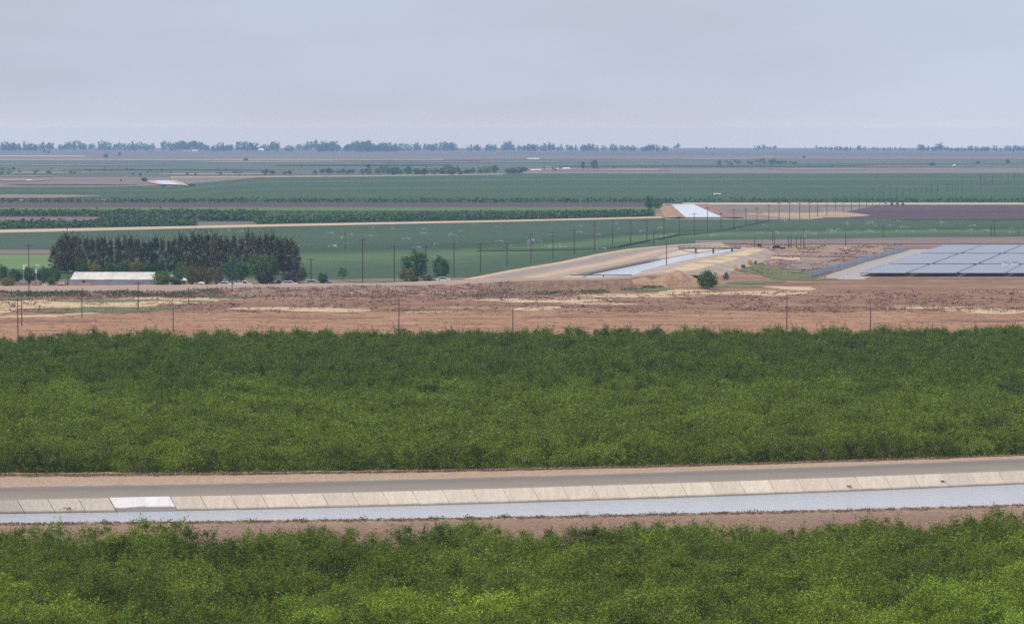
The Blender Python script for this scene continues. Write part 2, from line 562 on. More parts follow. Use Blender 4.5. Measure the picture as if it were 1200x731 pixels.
def struct(name, me, kind='structure', loc=None):
    o = link(name, me, loc=loc)
    o['kind'] = kind
    return o


def interp(poly, x):
    """y on a polyline of (x, y), its end slopes carried on"""
    if callable(poly):
        return poly(x)
    if len(poly) == 1:
        return poly[0][1]
    if x <= poly[0][0]:
        return poly[0][1]
    if x >= poly[-1][0]:
        return poly[-1][1]
    for (x0, y0), (x1, y1) in zip(poly, poly[1:]):
        if x0 <= x <= x1:
            return y0 + (y1 - y0) * (x - x0) / (x1 - x0)


def grid_mesh(name, rows, m, smooth=True):
    """rows: list of equal-length point lists; v runs over the rows"""
    nr, nc = len(rows), len(rows[0])
    vs = [tuple(p) for r in rows for p in r]
    fs = [(j * nc + i, j * nc + i + 1, (j + 1) * nc + i + 1, (j + 1) * nc + i) for j in range(nr - 1) for i in range(nc - 1)]
    me = bpy.data.meshes.new(name)
    me.from_pydata(vs, [], fs)
    uv = me.uv_layers.new(name='UVMap')
    for p in me.polygons:
        p.use_smooth = smooth
        for li, vi in zip(p.loop_indices, p.vertices):
            uv.data[li].uv = ((vi % nc) / max(1, nc - 1), (vi // nc) / max(1, nr - 1))
    me.materials.append(MATS[m])
    return me


def band(name, bot, top, z, m, x0=-260, x1=1460, nx=44, ny=8, wob=0.0):
    """a field: a sheet on the ground between two edges"""
    cols = []
    for i in range(nx + 1):
        x = x0 + (x1 - x0) * i / nx
        k = random.uniform(-wob, wob)
        k2 = random.uniform(-wob, wob)
        a = P(x, interp(bot, x) + k)
        b = P(x, interp(top, x) + k2)
        col = []
        for j in range(ny + 1):
            q = a.lerp(b, j / ny)
            q.z = gz(q.x, q.y) + z
            col.append(q)
        cols.append(col)
    rows = [[cols[i][j] for i in range(nx + 1)] for j in range(ny + 1)]
    return struct(name, grid_mesh(name, rows, m))


def patch(name, px, py, wpx, hpx, z, m, n=40, rough=0.25, seed=0):
    """an irregular patch lying on the ground"""
    rg = random.Random(seed + int(px * 7 + py))
    c = P(px, py)
    k = ppm(c)
    hw = wpx / 2 / k
    far = P(px, py - hpx / 2)
    near = P(px, py + hpx / 2)
    hd = (far.y - near.y) / 2
    ph = [rg.uniform(0, 6.28) for _ in range(6)]
    vs = [(c.x, c.y, gz(c.x, c.y) + z)]
    for i in range(n):
        a = 2 * math.pi * i / n
        r = 1 + sum(rough / (q + 1) * math.sin((q + 2) * a + ph[q]) for q in range(6)) + rg.uniform(-.06, .06)
        x, y = c.x + hw * r * math.cos(a), c.y + hd * r * math.sin(a)
        vs.append((x, y, gz(x, y) + z))
    me = bpy.data.meshes.new(name)
    me.from_pydata(vs, [], [(0, 1 + i, 1 + (i + 1) % n) for i in range(n)])
    me.materials.append(MATS[m])
    return struct(name, me)


def quad_fit(pts):
    xs, ys = zip(*pts)
    co = np.polyfit(xs, ys, 2)
    return lambda x: float(np.polyval(co, x))


# ------------------------------------------------------------------ ground sheet (a hill under the viewer, then the plain to the horizon)
def build_ground():
    radii = [0.0, 20]
    while radii[-1] < 13600:
        radii.append(radii[-1] * 1.045 + 4)
    na = 220
    vs = [(0, 0, gz(0, 0))]
    for r in radii[1:]:
        for k in range(na):
            a = 2 * math.pi * k / na
            x, y = r * math.cos(a), r * math.sin(a)
            vs.append((x, y, gz(x, y) - 0.05 - r * 2e-5))
    fs = [(0, 1 + k, 1 + (k + 1) % na) for k in range(na)]
    for j in range(len(radii) - 2):
        o = 1 + j * na
        fs += [(o + k, o + na + k, o + na + (k + 1) % na, o + (k + 1) % na) for k in range(na)]
    me = bpy.data.meshes.new('ground')
    me.from_pydata(vs, [], fs)
    for p in me.polygons:
        p.use_smooth = True
    me.materials.append(MATS['base soil'])
    struct('ground', me)


build_ground()

# ------------------------------------------------------------------ near canal
XS = [x for x in range(-420, 1621, 12)]
E0 = quad_fit([(0, 555), (400, 550.8), (800, 546), (1200, 532.5)])
E1 = quad_fit([(0, 570), (400, 563), (800, 552), (1200, 536.5)])
E2 = quad_fit([(0, 585.7), (400, 577), (800, 565.6), (1200, 551)])
E3 = quad_fit([(0, 602), (400, 594.8), (800, 583), (1200, 567.3)])
E4 = quad_fit([(0, 612.8), (400, 608), (800, 601.7), (1200, 590.8)])
ZR, ZW, ZB = 1.85, 0.25, 1.75


def loft(name, edges, m, sub=3, wob=0.0):
    rows = []
    for (ea, za), (eb, zb) in zip(edges, edges[1:]):
        for j in range(sub):
            f = j / sub
            row = []
            for x in XS:
                a, b = P(x, ea(x), za), P(x, eb(x), zb)
                q = a.lerp(b, f)
                if wob and 0 < f:
                    q.z += random.uniform(-wob, wob)
                row.append(q)
            rows.append(row)
    rows.append([P(x, edges[-1][0](x), edges[-1][1]) for x in XS])
    return struct(name, grid_mesh(name, rows, m))


loft('dirt_verge', [(E1, ZR), (lambda x: (E0(x) * .6 + E1(x) * .4), 1.9), (E0, 1.1), (lambda x: E0(x) - 2.5, .0)], 'dry verge', 4, .05)
loft('canal_road', [(E2, ZR), (E1, ZR + .01)], 'worn asphalt', 6)
loft('canal_bank', [(lambda x: E4(x) + 52, -.1), (lambda x: E4(x) + 12, ZB - .1), (E4, ZB)], 'dry bank', 4, .06)
# bank face down into the water on the near side, and the water itself
inner = []
waterN, waterF = [], []
for x in XS:
    a = P(x, E4(x), ZB)
    f = P(x, E3(x), ZW)
    n = Vector((a.x - .9, a.y + 3.2, ZW - .3))
    inner.append((a, n))
    waterN.append(Vector((n.x, n.y - .6, ZW)))
    waterF.append(Vector((f.x, f.y + .6, ZW)))
struct('canal_bank_face', grid_mesh('canal_bank_face', [[a for a, _ in inner], [b for _, b in inner]], 'dry bank'))
struct('canal_water', grid_mesh('canal_water', [waterN, [p.lerp(q, .5) for p, q in zip(waterN, waterF)], waterF], 'canal water'))

# concrete lining: slabs with open joints over a dark joint bed; one run of slabs is fresh and paler
jx = []
xa = -360.0
while xa < 1560:
    jx.append(xa)
    xa += 3.62 * ppm(P(xa, E2(xa), ZR)) * 1.0
shift = min((x for x in jx), key=lambda x: abs(x - 127.5)) - 127.5
jx = [x - shift for x in jx]
fresh_i = min(range(len(jx)), key=lambda i: abs(jx[i] - 127.5))
fresh_end = min(range(len(jx)), key=lambda i: abs(jx[i] - 213))


def slab_edge(x):
    """top and bottom of a joint that runs square to the canal"""
    t = P(x, E2(x), ZR)
    xb = x + 9.5
    b = P(xb, E3(xb), ZW)
    return t, b


def slab(mb, xl, xr, gap, lift, thick=.12):
    (tl, bl), (tr, br) = slab_edge(xl), slab_edge(xr)
    d = (tr - tl).normalized() * gap
    tl, bl, tr, br = tl + d, bl + d, tr - d, br - d
    dn = (bl - tl) * .12
    bl, br = bl + dn, br + dn
    nrm = (tr - tl).cross(bl - tl).normalized()
    if nrm.z < 0:
        nrm = -nrm
    up = nrm * lift
    lo = nrm * (lift - thick)
    n = 6
    vs = []
    for off in (up, lo):
        for p, q in ((tl, tr), (bl, br)):
            for k in range(n + 1):
                vs.append(p.lerp(q, k / n) + off)
    m = n + 1
    fs = [(k, m + k, m + k + 1, k + 1) for k in range(n)]
    fs += [(2 * m + k, 2 * m + k + 1, k + 1, k)[::-1] for k in range(n)]
    fs += [(0, 2 * m, 3 * m, m), (n, m + n, 3 * m + n, 2 * m + n)]
    mb.add(vs, fs)


mb = MB()
for i in range(len(jx) - 1):
    if not (fresh_i <= i < fresh_end):
        slab(mb, jx[i], jx[i + 1], .035, .0)
struct('canal_lining', mb.mesh('canal_lining', 'canal concrete'))
mb = MB()
for i in range(fresh_i, fresh_end):
    slab(mb, jx[i] + (0.6 if i == fresh_i else 0), jx[i + 1] - (0.6 if i == fresh_end - 1 else 0), .004, .10, .2)
fr = struct('canal_lining_patch', mb.mesh('canal_lining_patch', 'fresh concrete'))
rows = [[P(x, E2(x) - .4, ZR - .04) for x in XS], [P(x, E3(x), ZW) + Vector((0, 0.15, -.08)) for x in XS], [P(x, E3(x), ZW) + Vector((.4, -1.0, -.8)) for x in XS]]
struct('canal_joint_bed', grid_mesh('canal_joint_bed', rows, 'joint groove'))


# ------------------------------------------------------------------ foliage meshes
def leaf_quads(rg, cen, size, aspect=.45, up=0.25):
    """one diamond leaf at each centre, turned at random"""
    n = len(cen)
    d = rg.normal(size=(n, 3))
    d[:, 2] = d[:, 2] * .7 + up
    d /= np.linalg.norm(d, axis=1)[:, None]
    e = rg.normal(size=(n, 3))
    e -= d * (e * d).sum(1)[:, None]
    e /= np.linalg.norm(e, axis=1)[:, None]
    s = size * rg.uniform(.65, 1.35, n)[:, None]
    return np.stack([cen - d * s * .5, cen + e * s * aspect * .5, cen + d * s * .5, cen - e * s * aspect * .5], 1)


def crown_points(rg, rx, ry, z0, z1, n_clump, per, clump_r, shape='round', shoots=0):
    """leaf centres: clumps on and inside an uneven crown, with shoots breaking the outline"""
    zc, rz = (z0 + z1) / 2, (z1 - z0) / 2
    d = rg.normal(size=(n_clump, 3))
    d /= np.linalg.norm(d, axis=1)[:, None]
    rad = rg.uniform(.35, 1.0, n_clump) ** .5
    rad *= rg.uniform(.85, 1.12, n_clump)
    c = d * rad[:, None]
    if shape == 'column':
        zz = rg.uniform(-1, 1, n_clump)
        wdt = np.clip(1.0 - np.clip(zz, 0, 1) ** 2 * .75, .2, 1) * np.where(zz < -.6, .8, 1)
        a = rg.uniform(0, 6.283, n_clump)
        q = rg.uniform(.2, 1, n_clump) ** .5 * wdt * rg.uniform(.7, 1.25, n_clump)
        c = np.stack([np.cos(a) * q, np.sin(a) * q, zz], 1)
    if shape == 'vase':
        c[:, :2] *= (0.8 + 0.25 * np.clip(c[:, 2], -1, 1))[:, None]
        c[:, 2] = np.where(c[:, 2] < 0, c[:, 2] * .8, c[:, 2])
    c = c * np.array([rx, ry, rz]) + np.array([0, 0, zc])
    pts = c[:, None, :] + rg.normal(size=(n_clump, per, 3)) * (clump_r * rg.uniform(.5, 1.2, n_clump))[:, None, None] * np.array([1, 1, .8])
    pts = pts.reshape(-1, 3)
    if shoots:
        top = c[np.argsort(-c[:, 2])[:max(shoots * 2, 4)]]
        k = rg.integers(0, len(top), shoots)
        base = top[k]
        dirs = rg.normal(size=(shoots, 3)) * .35
        dirs[:, 2] = 1
        L = rg.uniform(.5, 1.0, shoots) * rz * .55
        m = 26
        t = np.linspace(0, 1, m)
        sp = base[:, None, :] + dirs[:, None, :] * (t[None, :, None] * L[:, None, None]) + rg.normal(size=(shoots, m, 3)) * .09
        pts = np.concatenate([pts, sp.reshape(-1, 3)])
    pts[:, 2] = np.maximum(pts[:, 2], .08)
    return pts


def trunk_mesh(rg, h, r, spread, limbs=5, fork=.35):
    mb = MB()
    k = h * fork
    mb.tube((0, 0, -.3), (0.05, 0, k), r, r * .75, 8)
    for i in range(limbs):
        a = 6.283 * i / limbs + rg.uniform(-.4, .4)
        s = spread * rg.uniform(.4, .8)
        p1 = (math.cos(a) * s * .5, math.sin(a) * s * .5, k + (h - k) * .45)
        p2 = (math.cos(a) * s, math.sin(a) * s, k + (h - k) * rg.uniform(.7, .95))
        mb.tube((0.05, 0, k * .95), p1, r * .6, r * .4, 6)
        mb.tube(p1, p2, r * .4, r * .12, 5)
    return mb


def tree_kind(seed, leaf, h, rx, z0, n_clump, per, clump_r, size, shape='round', shoots=0, aspect=.45, fork=.35, r=.14, limbs=5):
    rg = np.random.default_rng(seed)
    pts = crown_points(rg, rx, rx * rg.uniform(.9, 1.1), z0, h, n_clump, per, clump_r, shape, shoots)
    crown = quads_mesh('crown', leaf_quads(rg, pts, size, aspect), leaf)
    trunk = trunk_mesh(rg, h * .9, r, rx * .8, limbs, fork).mesh('trunk', 'bark')
    return crown, trunk


def plant(name, kind, loc, rz, scale, label, cat='tree', group=None, color=None):
    o = thing(name, label, cat, loc, rz, group, scale)
    c = link('crown', kind[0], o)
    link('trunk', kind[1], o)
    if color:
        c.color = (*color, 1)
    return o


def px_h(pt, px):
    return px / ppm(pt)


# orchard trees
near_kinds = [tree_kind(100 + k, 'orchard leaves', 5.4, 4.0, .5, 120, 130, .42, .20, 'vase', 7, .42) for k in range(5)]
lime_kinds = [tree_kind(120 + k, 'lime leaves', 5.4, 4.0, .5, 120, 130, .42, .20, 'vase', 7, .42) for k in range(3)]
mid_kinds = [tree_kind(140 + k, 'mid orchard leaves', 4.5, 3.3, -1.0, 84, 90, .42, .24, 'round', 3, .45) for k in range(4)]
back_kinds = [tree_kind(160 + k, 'back orchard leaves', 4.5, 3.3, -1.0, 84, 90, .42, .25, 'round', 3, .45) for k in range(4)]

G_near = 'trees of the near orchard'
far_edge = lambda x: P(x, E4(x) + 46, 0).y
n_near = 0
yy = 285.0
row = 0
while yy < 405:
    xx = -yy * .153 - 12 + (row % 2) * 3.2
    while xx < yy * .153 + 12:
        x = xx + random.uniform(-.7, .7)
        y = yy + random.uniform(-.7, .7) + 0.275 * x
        xpx = 600 + FPX * x / y
        lim = far_edge(xpx) - 2.0
        lim = P(xpx, E4(xpx) + (1 if xpx < 230 else 7 + 4 * math.sin(x * .31)), 5.0).y
        if y < lim and y > 284:
            py = 155 + (EYE - 5.4) * FPX / y
            ypx = (xpx - 960) / 260 + (py - 690) / 70
            bright = ypx > .35 and random.random() < .85 or (py > 680 and random.random() < .45)
            k = random.choice(lime_kinds if bright else near_kinds)
            lab = ('bright yellow-green orchard tree in the bottom rows of the near orchard' if bright else
                   'dense green orchard tree in the near orchard in front of the canal')
            v = random.uniform(.85, 1.12)
            col = (v * random.uniform(.93, 1.08), v, v * random.uniform(.9, 1.15))
            if bright and ypx > .95 and random.random() < .4:
                col = (1.12, .95, .85)
            plant('orchard_tree', k, (x, y, gz(x, y)), random.uniform(0, 6.28), random.uniform(.82, 1.13), lab, 'tree',
                  'lime trees of the near orchard' if bright else G_near, col)
            n_near += 1
        xx += 6.6
    yy += 6.3
    row += 1

# middle orchard: a front stand of lighter trees and a darker stand behind; the foremost row is individual trees, the rest one mass each
BK = [(-260, 401), (0, 400), (40, 392.5), (100, 390), (400, 389), (800, 387), (1200, 384.5), (1460, 383)]
front_src, back_src = [], []
n_mid = 0
front_pts, back_pts = [], []
y = 462.0
while y < 760:
    x = -y * .19
    while x < y * .19:
        xj, yj = x + random.uniform(-1, 1), y + random.uniform(-1, 1) + .16 * x
        xpx = 600 + FPX * xj / yj
        f0 = P(xpx, E0(xpx), 1.1).y + 2.2
        b0 = P(xpx, interp(BK, xpx), 4.0).y
        if f0 < yj < b0:
            edge = 590 + 10 * math.sin(xj * .05) + .02 * xj + random.gauss(0, 13)
            if yj < f0 + 4.8 and abs(xpx - 600) < 620 and n_near + n_mid < 340:
                o = plant('orchard_tree', random.choice(mid_kinds), (xj, yj, gz(xj, yj)), random.uniform(0, 6.28), random.uniform(.85, 1.1),
                          'green orchard tree in the front row along the far side of the canal road', 'tree', 'front row of the middle orchard')
                n_mid += 1
                if len(front_src) < 4:
                    front_src.append(o)
            elif yj < edge:
                front_pts.append((xj, yj))
            else:
                if yj > b0 - 5 and len(back_src) < 4 and 30 < xpx < 1150 and random.random() < .1:
                    k = back_kinds[len(back_src)]
                    back_src.append(plant('orchard_tree', k, (xj, yj, gz(xj, yj)), random.uniform(0, 6.28), 1.0,
                                          'dark green orchard tree in the last row before the bare brown field', 'tree', 'last row of the middle orchard'))
                else:
                    back_pts.append((xj, yj))
        x += 5.1
    y += 5.0


def scatter(name, pts, sources, smin, smax):
    """one mass of trees: crowns of the built trees repeated over a point set"""
    me = bpy.data.meshes.new(name)
    me.from_pydata([(x, y, gz(x, y)) for x, y in pts], [], [])
    n = len(pts)
    for nm, typ, vals in (('turn', 'FLOAT', RNG.uniform(0, 6.28, n)), ('size', 'FLOAT', RNG.uniform(smin, smax, n)), ('kind_no', 'INT', RNG.integers(0, len(sources), n))):
        at = me.attributes.new(nm, typ, 'POINT')
        at.data.foreach_set('value', vals.astype(np.float32 if typ == 'FLOAT' else np.int32))
    o = link(name, me)
    o['kind'] = 'stuff'
    ng = bpy.data.node_groups.new(name, 'GeometryNodeTree')
    ng.interface.new_socket('Geometry', in_out='INPUT', socket_type='NodeSocketGeometry')
    ng.interface.new_socket('Geometry', in_out='OUTPUT', socket_type='NodeSocketGeometry')
    gi, go = ng.nodes.new('NodeGroupInput'), ng.nodes.new('NodeGroupOutput')
    m2p = ng.nodes.new('GeometryNodeMeshToPoints')
    ng.links.new(gi.outputs[0], m2p.inputs['Mesh'])

    def attr(nm, typ):
        a = ng.nodes.new('GeometryNodeInputNamedAttribute')
        a.data_type = typ
        a.inputs['Name'].default_value = nm
        return a.outputs['Attribute']
    join = ng.nodes.new('GeometryNodeJoinGeometry')
    comb = ng.nodes.new('ShaderNodeCombineXYZ')
    ng.links.new(attr('turn', 'FLOAT'), comb.inputs['Z'])
    kn = attr('kind_no', 'INT')
    sz = attr('size', 'FLOAT')
    for k, s in enumerate(sources):
        oi = ng.nodes.new('GeometryNodeObjectInfo')
        oi.transform_space = 'ORIGINAL'
        oi.inputs['Object'].default_value = s
        oi.inputs['As Instance'].default_value = True
        cmp_ = ng.nodes.new('FunctionNodeCompare')
        cmp_.data_type = 'INT'
        cmp_.operation = 'EQUAL'
        ng.links.new(kn, cmp_.inputs[2])
        cmp_.inputs[3].default_value = k
        ip = ng.nodes.new('GeometryNodeInstanceOnPoints')
        ng.links.new(m2p.outputs['Points'], ip.inputs['Points'])
        ng.links.new(cmp_.outputs['Result'], ip.inputs['Selection'])
        ng.links.new(oi.outputs['Geometry'], ip.inputs['Instance'])
        ng.links.new(comb.outputs['Vector'], ip.inputs['Rotation'])
        ng.links.new(sz, ip.inputs['Scale'])
        ng.links.new(ip.outputs['Instances'], join.inputs[0])
    ng.links.new(join.outputs[0], go.inputs[0])
    md = o.modifiers.new('scatter', 'NODES')
    md.node_group = ng
    return o


scatter('front_orchard_stand', front_pts, [o.children[0] for o in front_src], .8, 1.12)
scatter('back_orchard_stand', back_pts, [o.children[0] for o in back_src], .8, 1.12)
print('orchard counts', n_near, n_mid, len(front_pts), len(back_pts))

# ------------------------------------------------------------------ brown field between orchard and second canal
band('orchard_ground', lambda x: E0(x) - .5, BK, .02, 'orchard floor', ny=6)
band('bare_field', [(0, 420)], [(0, 364)], .03, 'furrowed soil', ny=6)
band('scrub_field', [(-260, 368), (200, 366), (600, 364), (1200, 365)], [(-260, 340), (500, 338), (780, 328), (900, 318), (1460, 322)], .06, 'scrub soil', ny=8, wob=1.2)
for a in [(100, 356, 240, 13, 'pale sand'), (-60, 362, 170, 12, 'pale sand'), (40, 371, 70, 3, 'cream sand'), (95, 368, 40, 2.5, 'cream sand'),
          (165, 350.5, 46, 4, 'cream sand'), (340, 362.5, 110, 5, 'cream sand'), (400, 364.5, 90, 3, 'cream sand'), (500, 366, 60, 2.2, 'pale sand'),
          (590, 352, 50, 4, 'pale sand'), (650, 353, 130, 4, 'cream sand'), (630, 362, 60, 4, 'cream sand'), (740, 347, 160, 3.5, 'cream sand'), (860, 344, 170, 5, 'pale sand'), (700, 356, 90, 2.5, 'pale sand'),
          (930, 338, 60, 4, 'cream sand'), (1160, 365, 110, 5, 'cream sand'), (1090, 361, 90, 2, 'pale sand'), (245, 351, 80, 2.5, 'pale sand'), (900, 345, 80, 3, 'cream sand'),
          (910, 303, 50, 5, 'pale sand'), (950, 310, 90, 9, 'fallow pink'), (985, 300, 110, 3, 'fallow pink'), (800, 341, 60, 3, 'cream sand')]:
    patch('sand_patch', a[0], a[1], a[2], a[3], .09 + .004 * (a[0] % 7), a[4])
for a in [(960, 348, 150, 7, 'rough clods'), (1130, 346, 180, 10, 'rough clods'), (1050, 354, 200, 5, 'rough clods'), (800, 354, 130, 4, 'rough clods'), (640, 358, 120, 3.5, 'rough clods'), (470, 353, 140, 5, 'rough clods'), (300, 356, 110, 5, 'rough clods'), (50, 376, 90, 5, 'rough clods'), (700, 370, 150, 3, 'rough clods'), (1150, 376, 160, 3, 'rough clods'), (350, 372, 140, 3, 'rough clods')]:
    patch('clod_patch', a[0], a[1], a[2], a[3], .075 + .003 * (a[0] % 4), a[4], rough=.4)
for a in [(115, 364, 165, 5.5, 'weedy grass'), (170, 362, 70, 4, 'weedy grass'), (235, 353.5, 36, 1.6, 'weedy grass'), (10, 350.5, 60, 3.5, 'weedy grass'),
          (270, 348.5, 70, 2.5, 'weedy grass'), (360, 346, 190, 1.8, 'weedy grass'), (590, 344.5, 90, 2.2, 'dull weeds'), (755, 339.5, 80, 3, 'weedy grass'), (620, 342.5, 60, 2, 'weedy grass'),
          (905, 318, 70, 14, 'weedy grass'), (930, 325, 60, 6, 'weedy grass'), (885, 331, 60, 4, 'weedy grass'), (955, 328, 50, 2.5, 'weedy grass'), (860, 336, 50, 3, 'dull weeds'), (130, 353, 130, 3, 'dull weeds'), (540, 346.5, 60, 1.5, 'weedy grass')]:
    patch('grass_patch', a[0], a[1], a[2], a[3], .14 + .005 * (a[0] % 7), a[4])


def tufts(name, m, n, xr, yfun, wr, hr, seed, zfun=None, leaves=14, dens=None):
    """low weeds scattered over an area, one mass"""
    rg = np.random.default_rng(seed)
    cs, ws, hs = [], [], []
    while len(cs) < n:
        x = rg.uniform(*xr)
        a, b = sorted(yfun(x))
        y = rg.uniform(a, b)
        if dens and rg.uniform() > dens(x, y):
            continue
        zz = zfun(x, y) if zfun else 0.0
        p = P(x, y, zz)
        if zfun is None:
            p.z = gz(p.x, p.y)
        cs.append(p)
        s = rg.uniform(0, 1) ** 2
        ws.append(wr[0] + (wr[1] - wr[0]) * s)
        hs.append(hr[0] + (hr[1] - hr[0]) * s)
    cs = np.array(cs)
    ws, hs = np.array(ws), np.array(hs)
    off = rg.normal(size=(n, leaves, 3)) * np.array([.4, .4, .28])
    off[:, :, 2] = np.abs(off[:, :, 2])
    pts = cs[:, None, :] + off * np.stack([ws, ws, hs * 1.6], 1)[:, None, :]
    q = leaf_quads(rg, pts.reshape(-1, 3), 1.0, .6, .5)
    ctr = pts.reshape(-1, 1, 3)
    q = ctr + (q - ctr) * np.repeat((ws + hs) * .24, leaves)[:, None, None]
    o = link(name, quads_mesh(name, q, m))
    o['kind'] = 'stuff'
    return o


clump = lambda x, y: max(.06, min(1, .5 + .9 * math.sin(x * .051 + 2.1 * math.sin(y * .23)) * math.sin(y * .37 + 1.3 * math.sin(x * .023)) + .2 * math.sin(x * .21 + y)))
tufts('dry_weeds', 'dry weeds', 5200, (-60, 1260), lambda x: (343, 367), (.4, 1.6), (.12, .4), 1, dens=clump)
tufts('dry_weeds', 'dry weeds', 3500, (-60, 1260), lambda x: (366, 390), (.4, 1.0), (.06, .16), 2)
tufts('brown_weeds', 'brown scrub', 900, (-60, 1260), lambda x: (342, 365), (.6, 2.6), (.2, .7), 3, dens=lambda x, y: clump(x + 300, y + 9) ** 2 * (1.0 if (x > 880 or y < 352) else .35))
tufts('brown_weeds', 'brown scrub', 900, (-60, 640), lambda x: (342.5, 348.5), (.6, 2.0), (.2, .7), 4)
tufts('verge_grass', 'dry weeds', 5200, (-30, 1230), lambda x: (E0(x) * .62 + E1(x) * .38, E0(x) + 1.0), (.2, .6), (.1, .32), 5, zfun=lambda x, y: 1.5)
tufts('bank_grass', 'dry weeds', 2600, (-30, 1230), lambda x: (E4(x) + .1, E4(x) + 3.0), (.15, .5), (.08, .22), 6, zfun=lambda x, y: ZB)
tufts('bank_weeds', 'green weeds', 90, (60, 900), lambda x: (E4(x) + .1, E4(x) + 1.5), (.2, .6), (.15, .5), 16, zfun=lambda x, y: ZB, dens=lambda x, y: clump(x * 3, y) ** 3)
tufts('brown_weeds', 'brown scrub', 700, (860, 1060), lambda x: (286, 322), (.6, 2.6), (.2, .6), 7, dens=lambda x, y: clump(x * 2, y * 1.6 + 7) ** 2 * (1 if x < 949 + (325 - y) * 3.3 else 0))

# ------------------------------------------------------------------ levee across the view and the second canal
LT = 2.0
lt = lambda x: 1.1 + .9 * min(1, max(0, (x - 240) / 300))
crest_f = [(-260, 342), (0, 341.5), (200, 341), (260, 337.5), (400, 335), (500, 334.5), (560, 332), (600, 329.5), (660, 328), (700, 328), (735, 326), (760, 323), (800, 321), (822, 323)]
crest_b = [(-260, 336), (0, 335.3), (300, 333), (450, 331.3), (530, 328.5), (580, 326), (600, 325.4), (690, 325), (735, 323), (760, 320.5), (800, 318), (822, 321.5)]
toe_l = [(-260, 349), (0, 348), (300, 349), (500, 348), (600, 344), (700, 342), (765, 336.5), (800, 331.5), (822, 328)]


def levee(name, xs, m_face, m_top):
    rg = random.Random(3)
    rows = []
    for f in (0, .15, .3, .45, .6, .75, .9, 1.0):
        row = []
        for x in xs:
            a, b = P(x, interp(toe_l, x), -.05), P(x, interp(crest_f, x), lt(x))
            q = a.lerp(b, f)
            if 0 < f < 1:
                d = (1.1 * abs(math.sin(x * .33 - f * 1.6 + .8 * math.sin(x * .071))) ** .7 - .6 + .3 * math.sin(x * 1.1 - f)) * math.sin(f * 3.1) * (1 if x > 540 else .4) + rg.uniform(-.14, .14)
                q.y += d
                q.z += d * .45
            row.append(q)
        rows.append(row)
    struct(name, grid_mesh(name, rows, m_face))
    top = [[P(x, interp(crest_f, x), lt(x)) for x in xs], [P(x, interp(crest_f, x) * .5 + interp(crest_b, x) * .5, lt(x) + .02) for x in xs], [P(x, interp(crest_b, x), lt(x)) for x in xs],
           [P(x, interp(crest_b, x), lt(x)) + Vector((0, 6, -lt(x) - .1)) for x in xs]]
    struct('levee_track', grid_mesh('levee_track', top, m_top))


levee('weedy_levee', [x for x in range(-260, 561, 4)], 'weedy levee', 'dirt track')
levee('bare_levee', [x for x in range(560, 823, 2)], 'levee face', 'dirt track')
lev_z = lambda x, y: max(0.0, min(lt(x), lt(x) * (interp(toe_l, x) - y) / max(.5, interp(toe_l, x) - interp(crest_f, x))))
tufts('levee_weeds', 'brown scrub', 1300, (-40, 600), lambda x: (interp(crest_f, x) + .4, interp(toe_l, x)), (.6, 2.0), (.2, .6), 8, zfun=lev_z, dens=lambda x, y: .25 + .75 * clump(x * 2, y * 2))
tufts('levee_weeds', 'green weeds', 700, (-40, 260), lambda x: (interp(crest_f, x) + .8, interp(toe_l, x)), (.6, 2.0), (.3, .9), 9, zfun=lev_z, dens=lambda x, y: clump(x, y * 2))
tufts('levee_weeds', 'green weeds', 500, (560, 800), lambda x: (interp(toe_l, x) - 1, interp(toe_l, x) + 2), (.5, 1.8), (.2, .7), 10, dens=lambda x, y: clump(x * 2, y) ** 2)


def resample(poly, n, z):
    pts = [P(x, y, z) for x, y in poly]
    L = [0]
    for a, b in zip(pts, pts[1:]):
        L.append(L[-1] + (b - a).length)
    out = []
    for i in range(n + 1):
        s = L[-1] * i / n
        k = max(j for j in range(len(L)) if L[j] <= s + 1e-6)
        k = min(k, len(pts) - 2)
        out.append(pts[k].lerp(pts[k + 1], (s - L[k]) / max(1e-6, L[k + 1] - L[k])))
    return out


def strip(name, lines, m, n=60, sub=4, wob=0.0):
    rs = [resample(p, n, z) for p, z in lines]
    rows = []
    for a, b in zip(rs, rs[1:]):
        for j in range(sub):
            rows.append([p.lerp(q, j / sub) + Vector((0, 0, random.uniform(-wob, wob) if j else 0)) for p, q in zip(a, b)])
    rows.append(rs[-1])
    return struct(name, grid_mesh(name, rows, m))


kB = [(540, 327.5), (600, 316), (655, 307), (700, 297.5), (737, 291.5), (796, 286.3), (830, 284.6), (845, 283.8)]
kA = [(x - 18, y + 6) for x, y in kB]
kC = [(657, 325), (705, 315), (760, 304), (796, 293.5), (815, 289.8), (850, 287.2)]
kE = [(682, 326.5), (692, 321.5), (760, 307.5), (808, 298), (849, 293), (862, 290.5)]
kF = [(735, 326.5), (753, 317), (792, 307), (833, 299), (859, 293), (872, 290.3)]
kG = [(772, 320), (790, 314.5), (820, 306), (850, 299.5), (872, 294), (882, 290)]
kH = [(821, 329.5), (857, 320), (884, 312.5), (904, 304), (912, 297)]
strip('canal_levee_road', [(kA, -.1), (kB, LT), (kC, LT)], 'levee road', sub=6, wob=.05)
strip('far_canal_lining', [(kC, LT), (kE, .9)], 'far lining')
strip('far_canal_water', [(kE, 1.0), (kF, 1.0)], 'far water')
kM = [(806, 318.5), (842, 309), (868, 302), (888, 295.3), (897, 291.2)]
strip('far_canal_bank', [([(x - 2, y + 1.0) for x, y in kF], .9), (kF, 1.15), (kG, LT)], 'grey bank', wob=.08)
strip('sand_shelf', [(kG, LT), (kM, 1.7)], 'sand shelf', wob=.05)
strip('far_canal_bank', [(kM, 1.7), (kH, -.1)], 'grey bank', wob=.1)
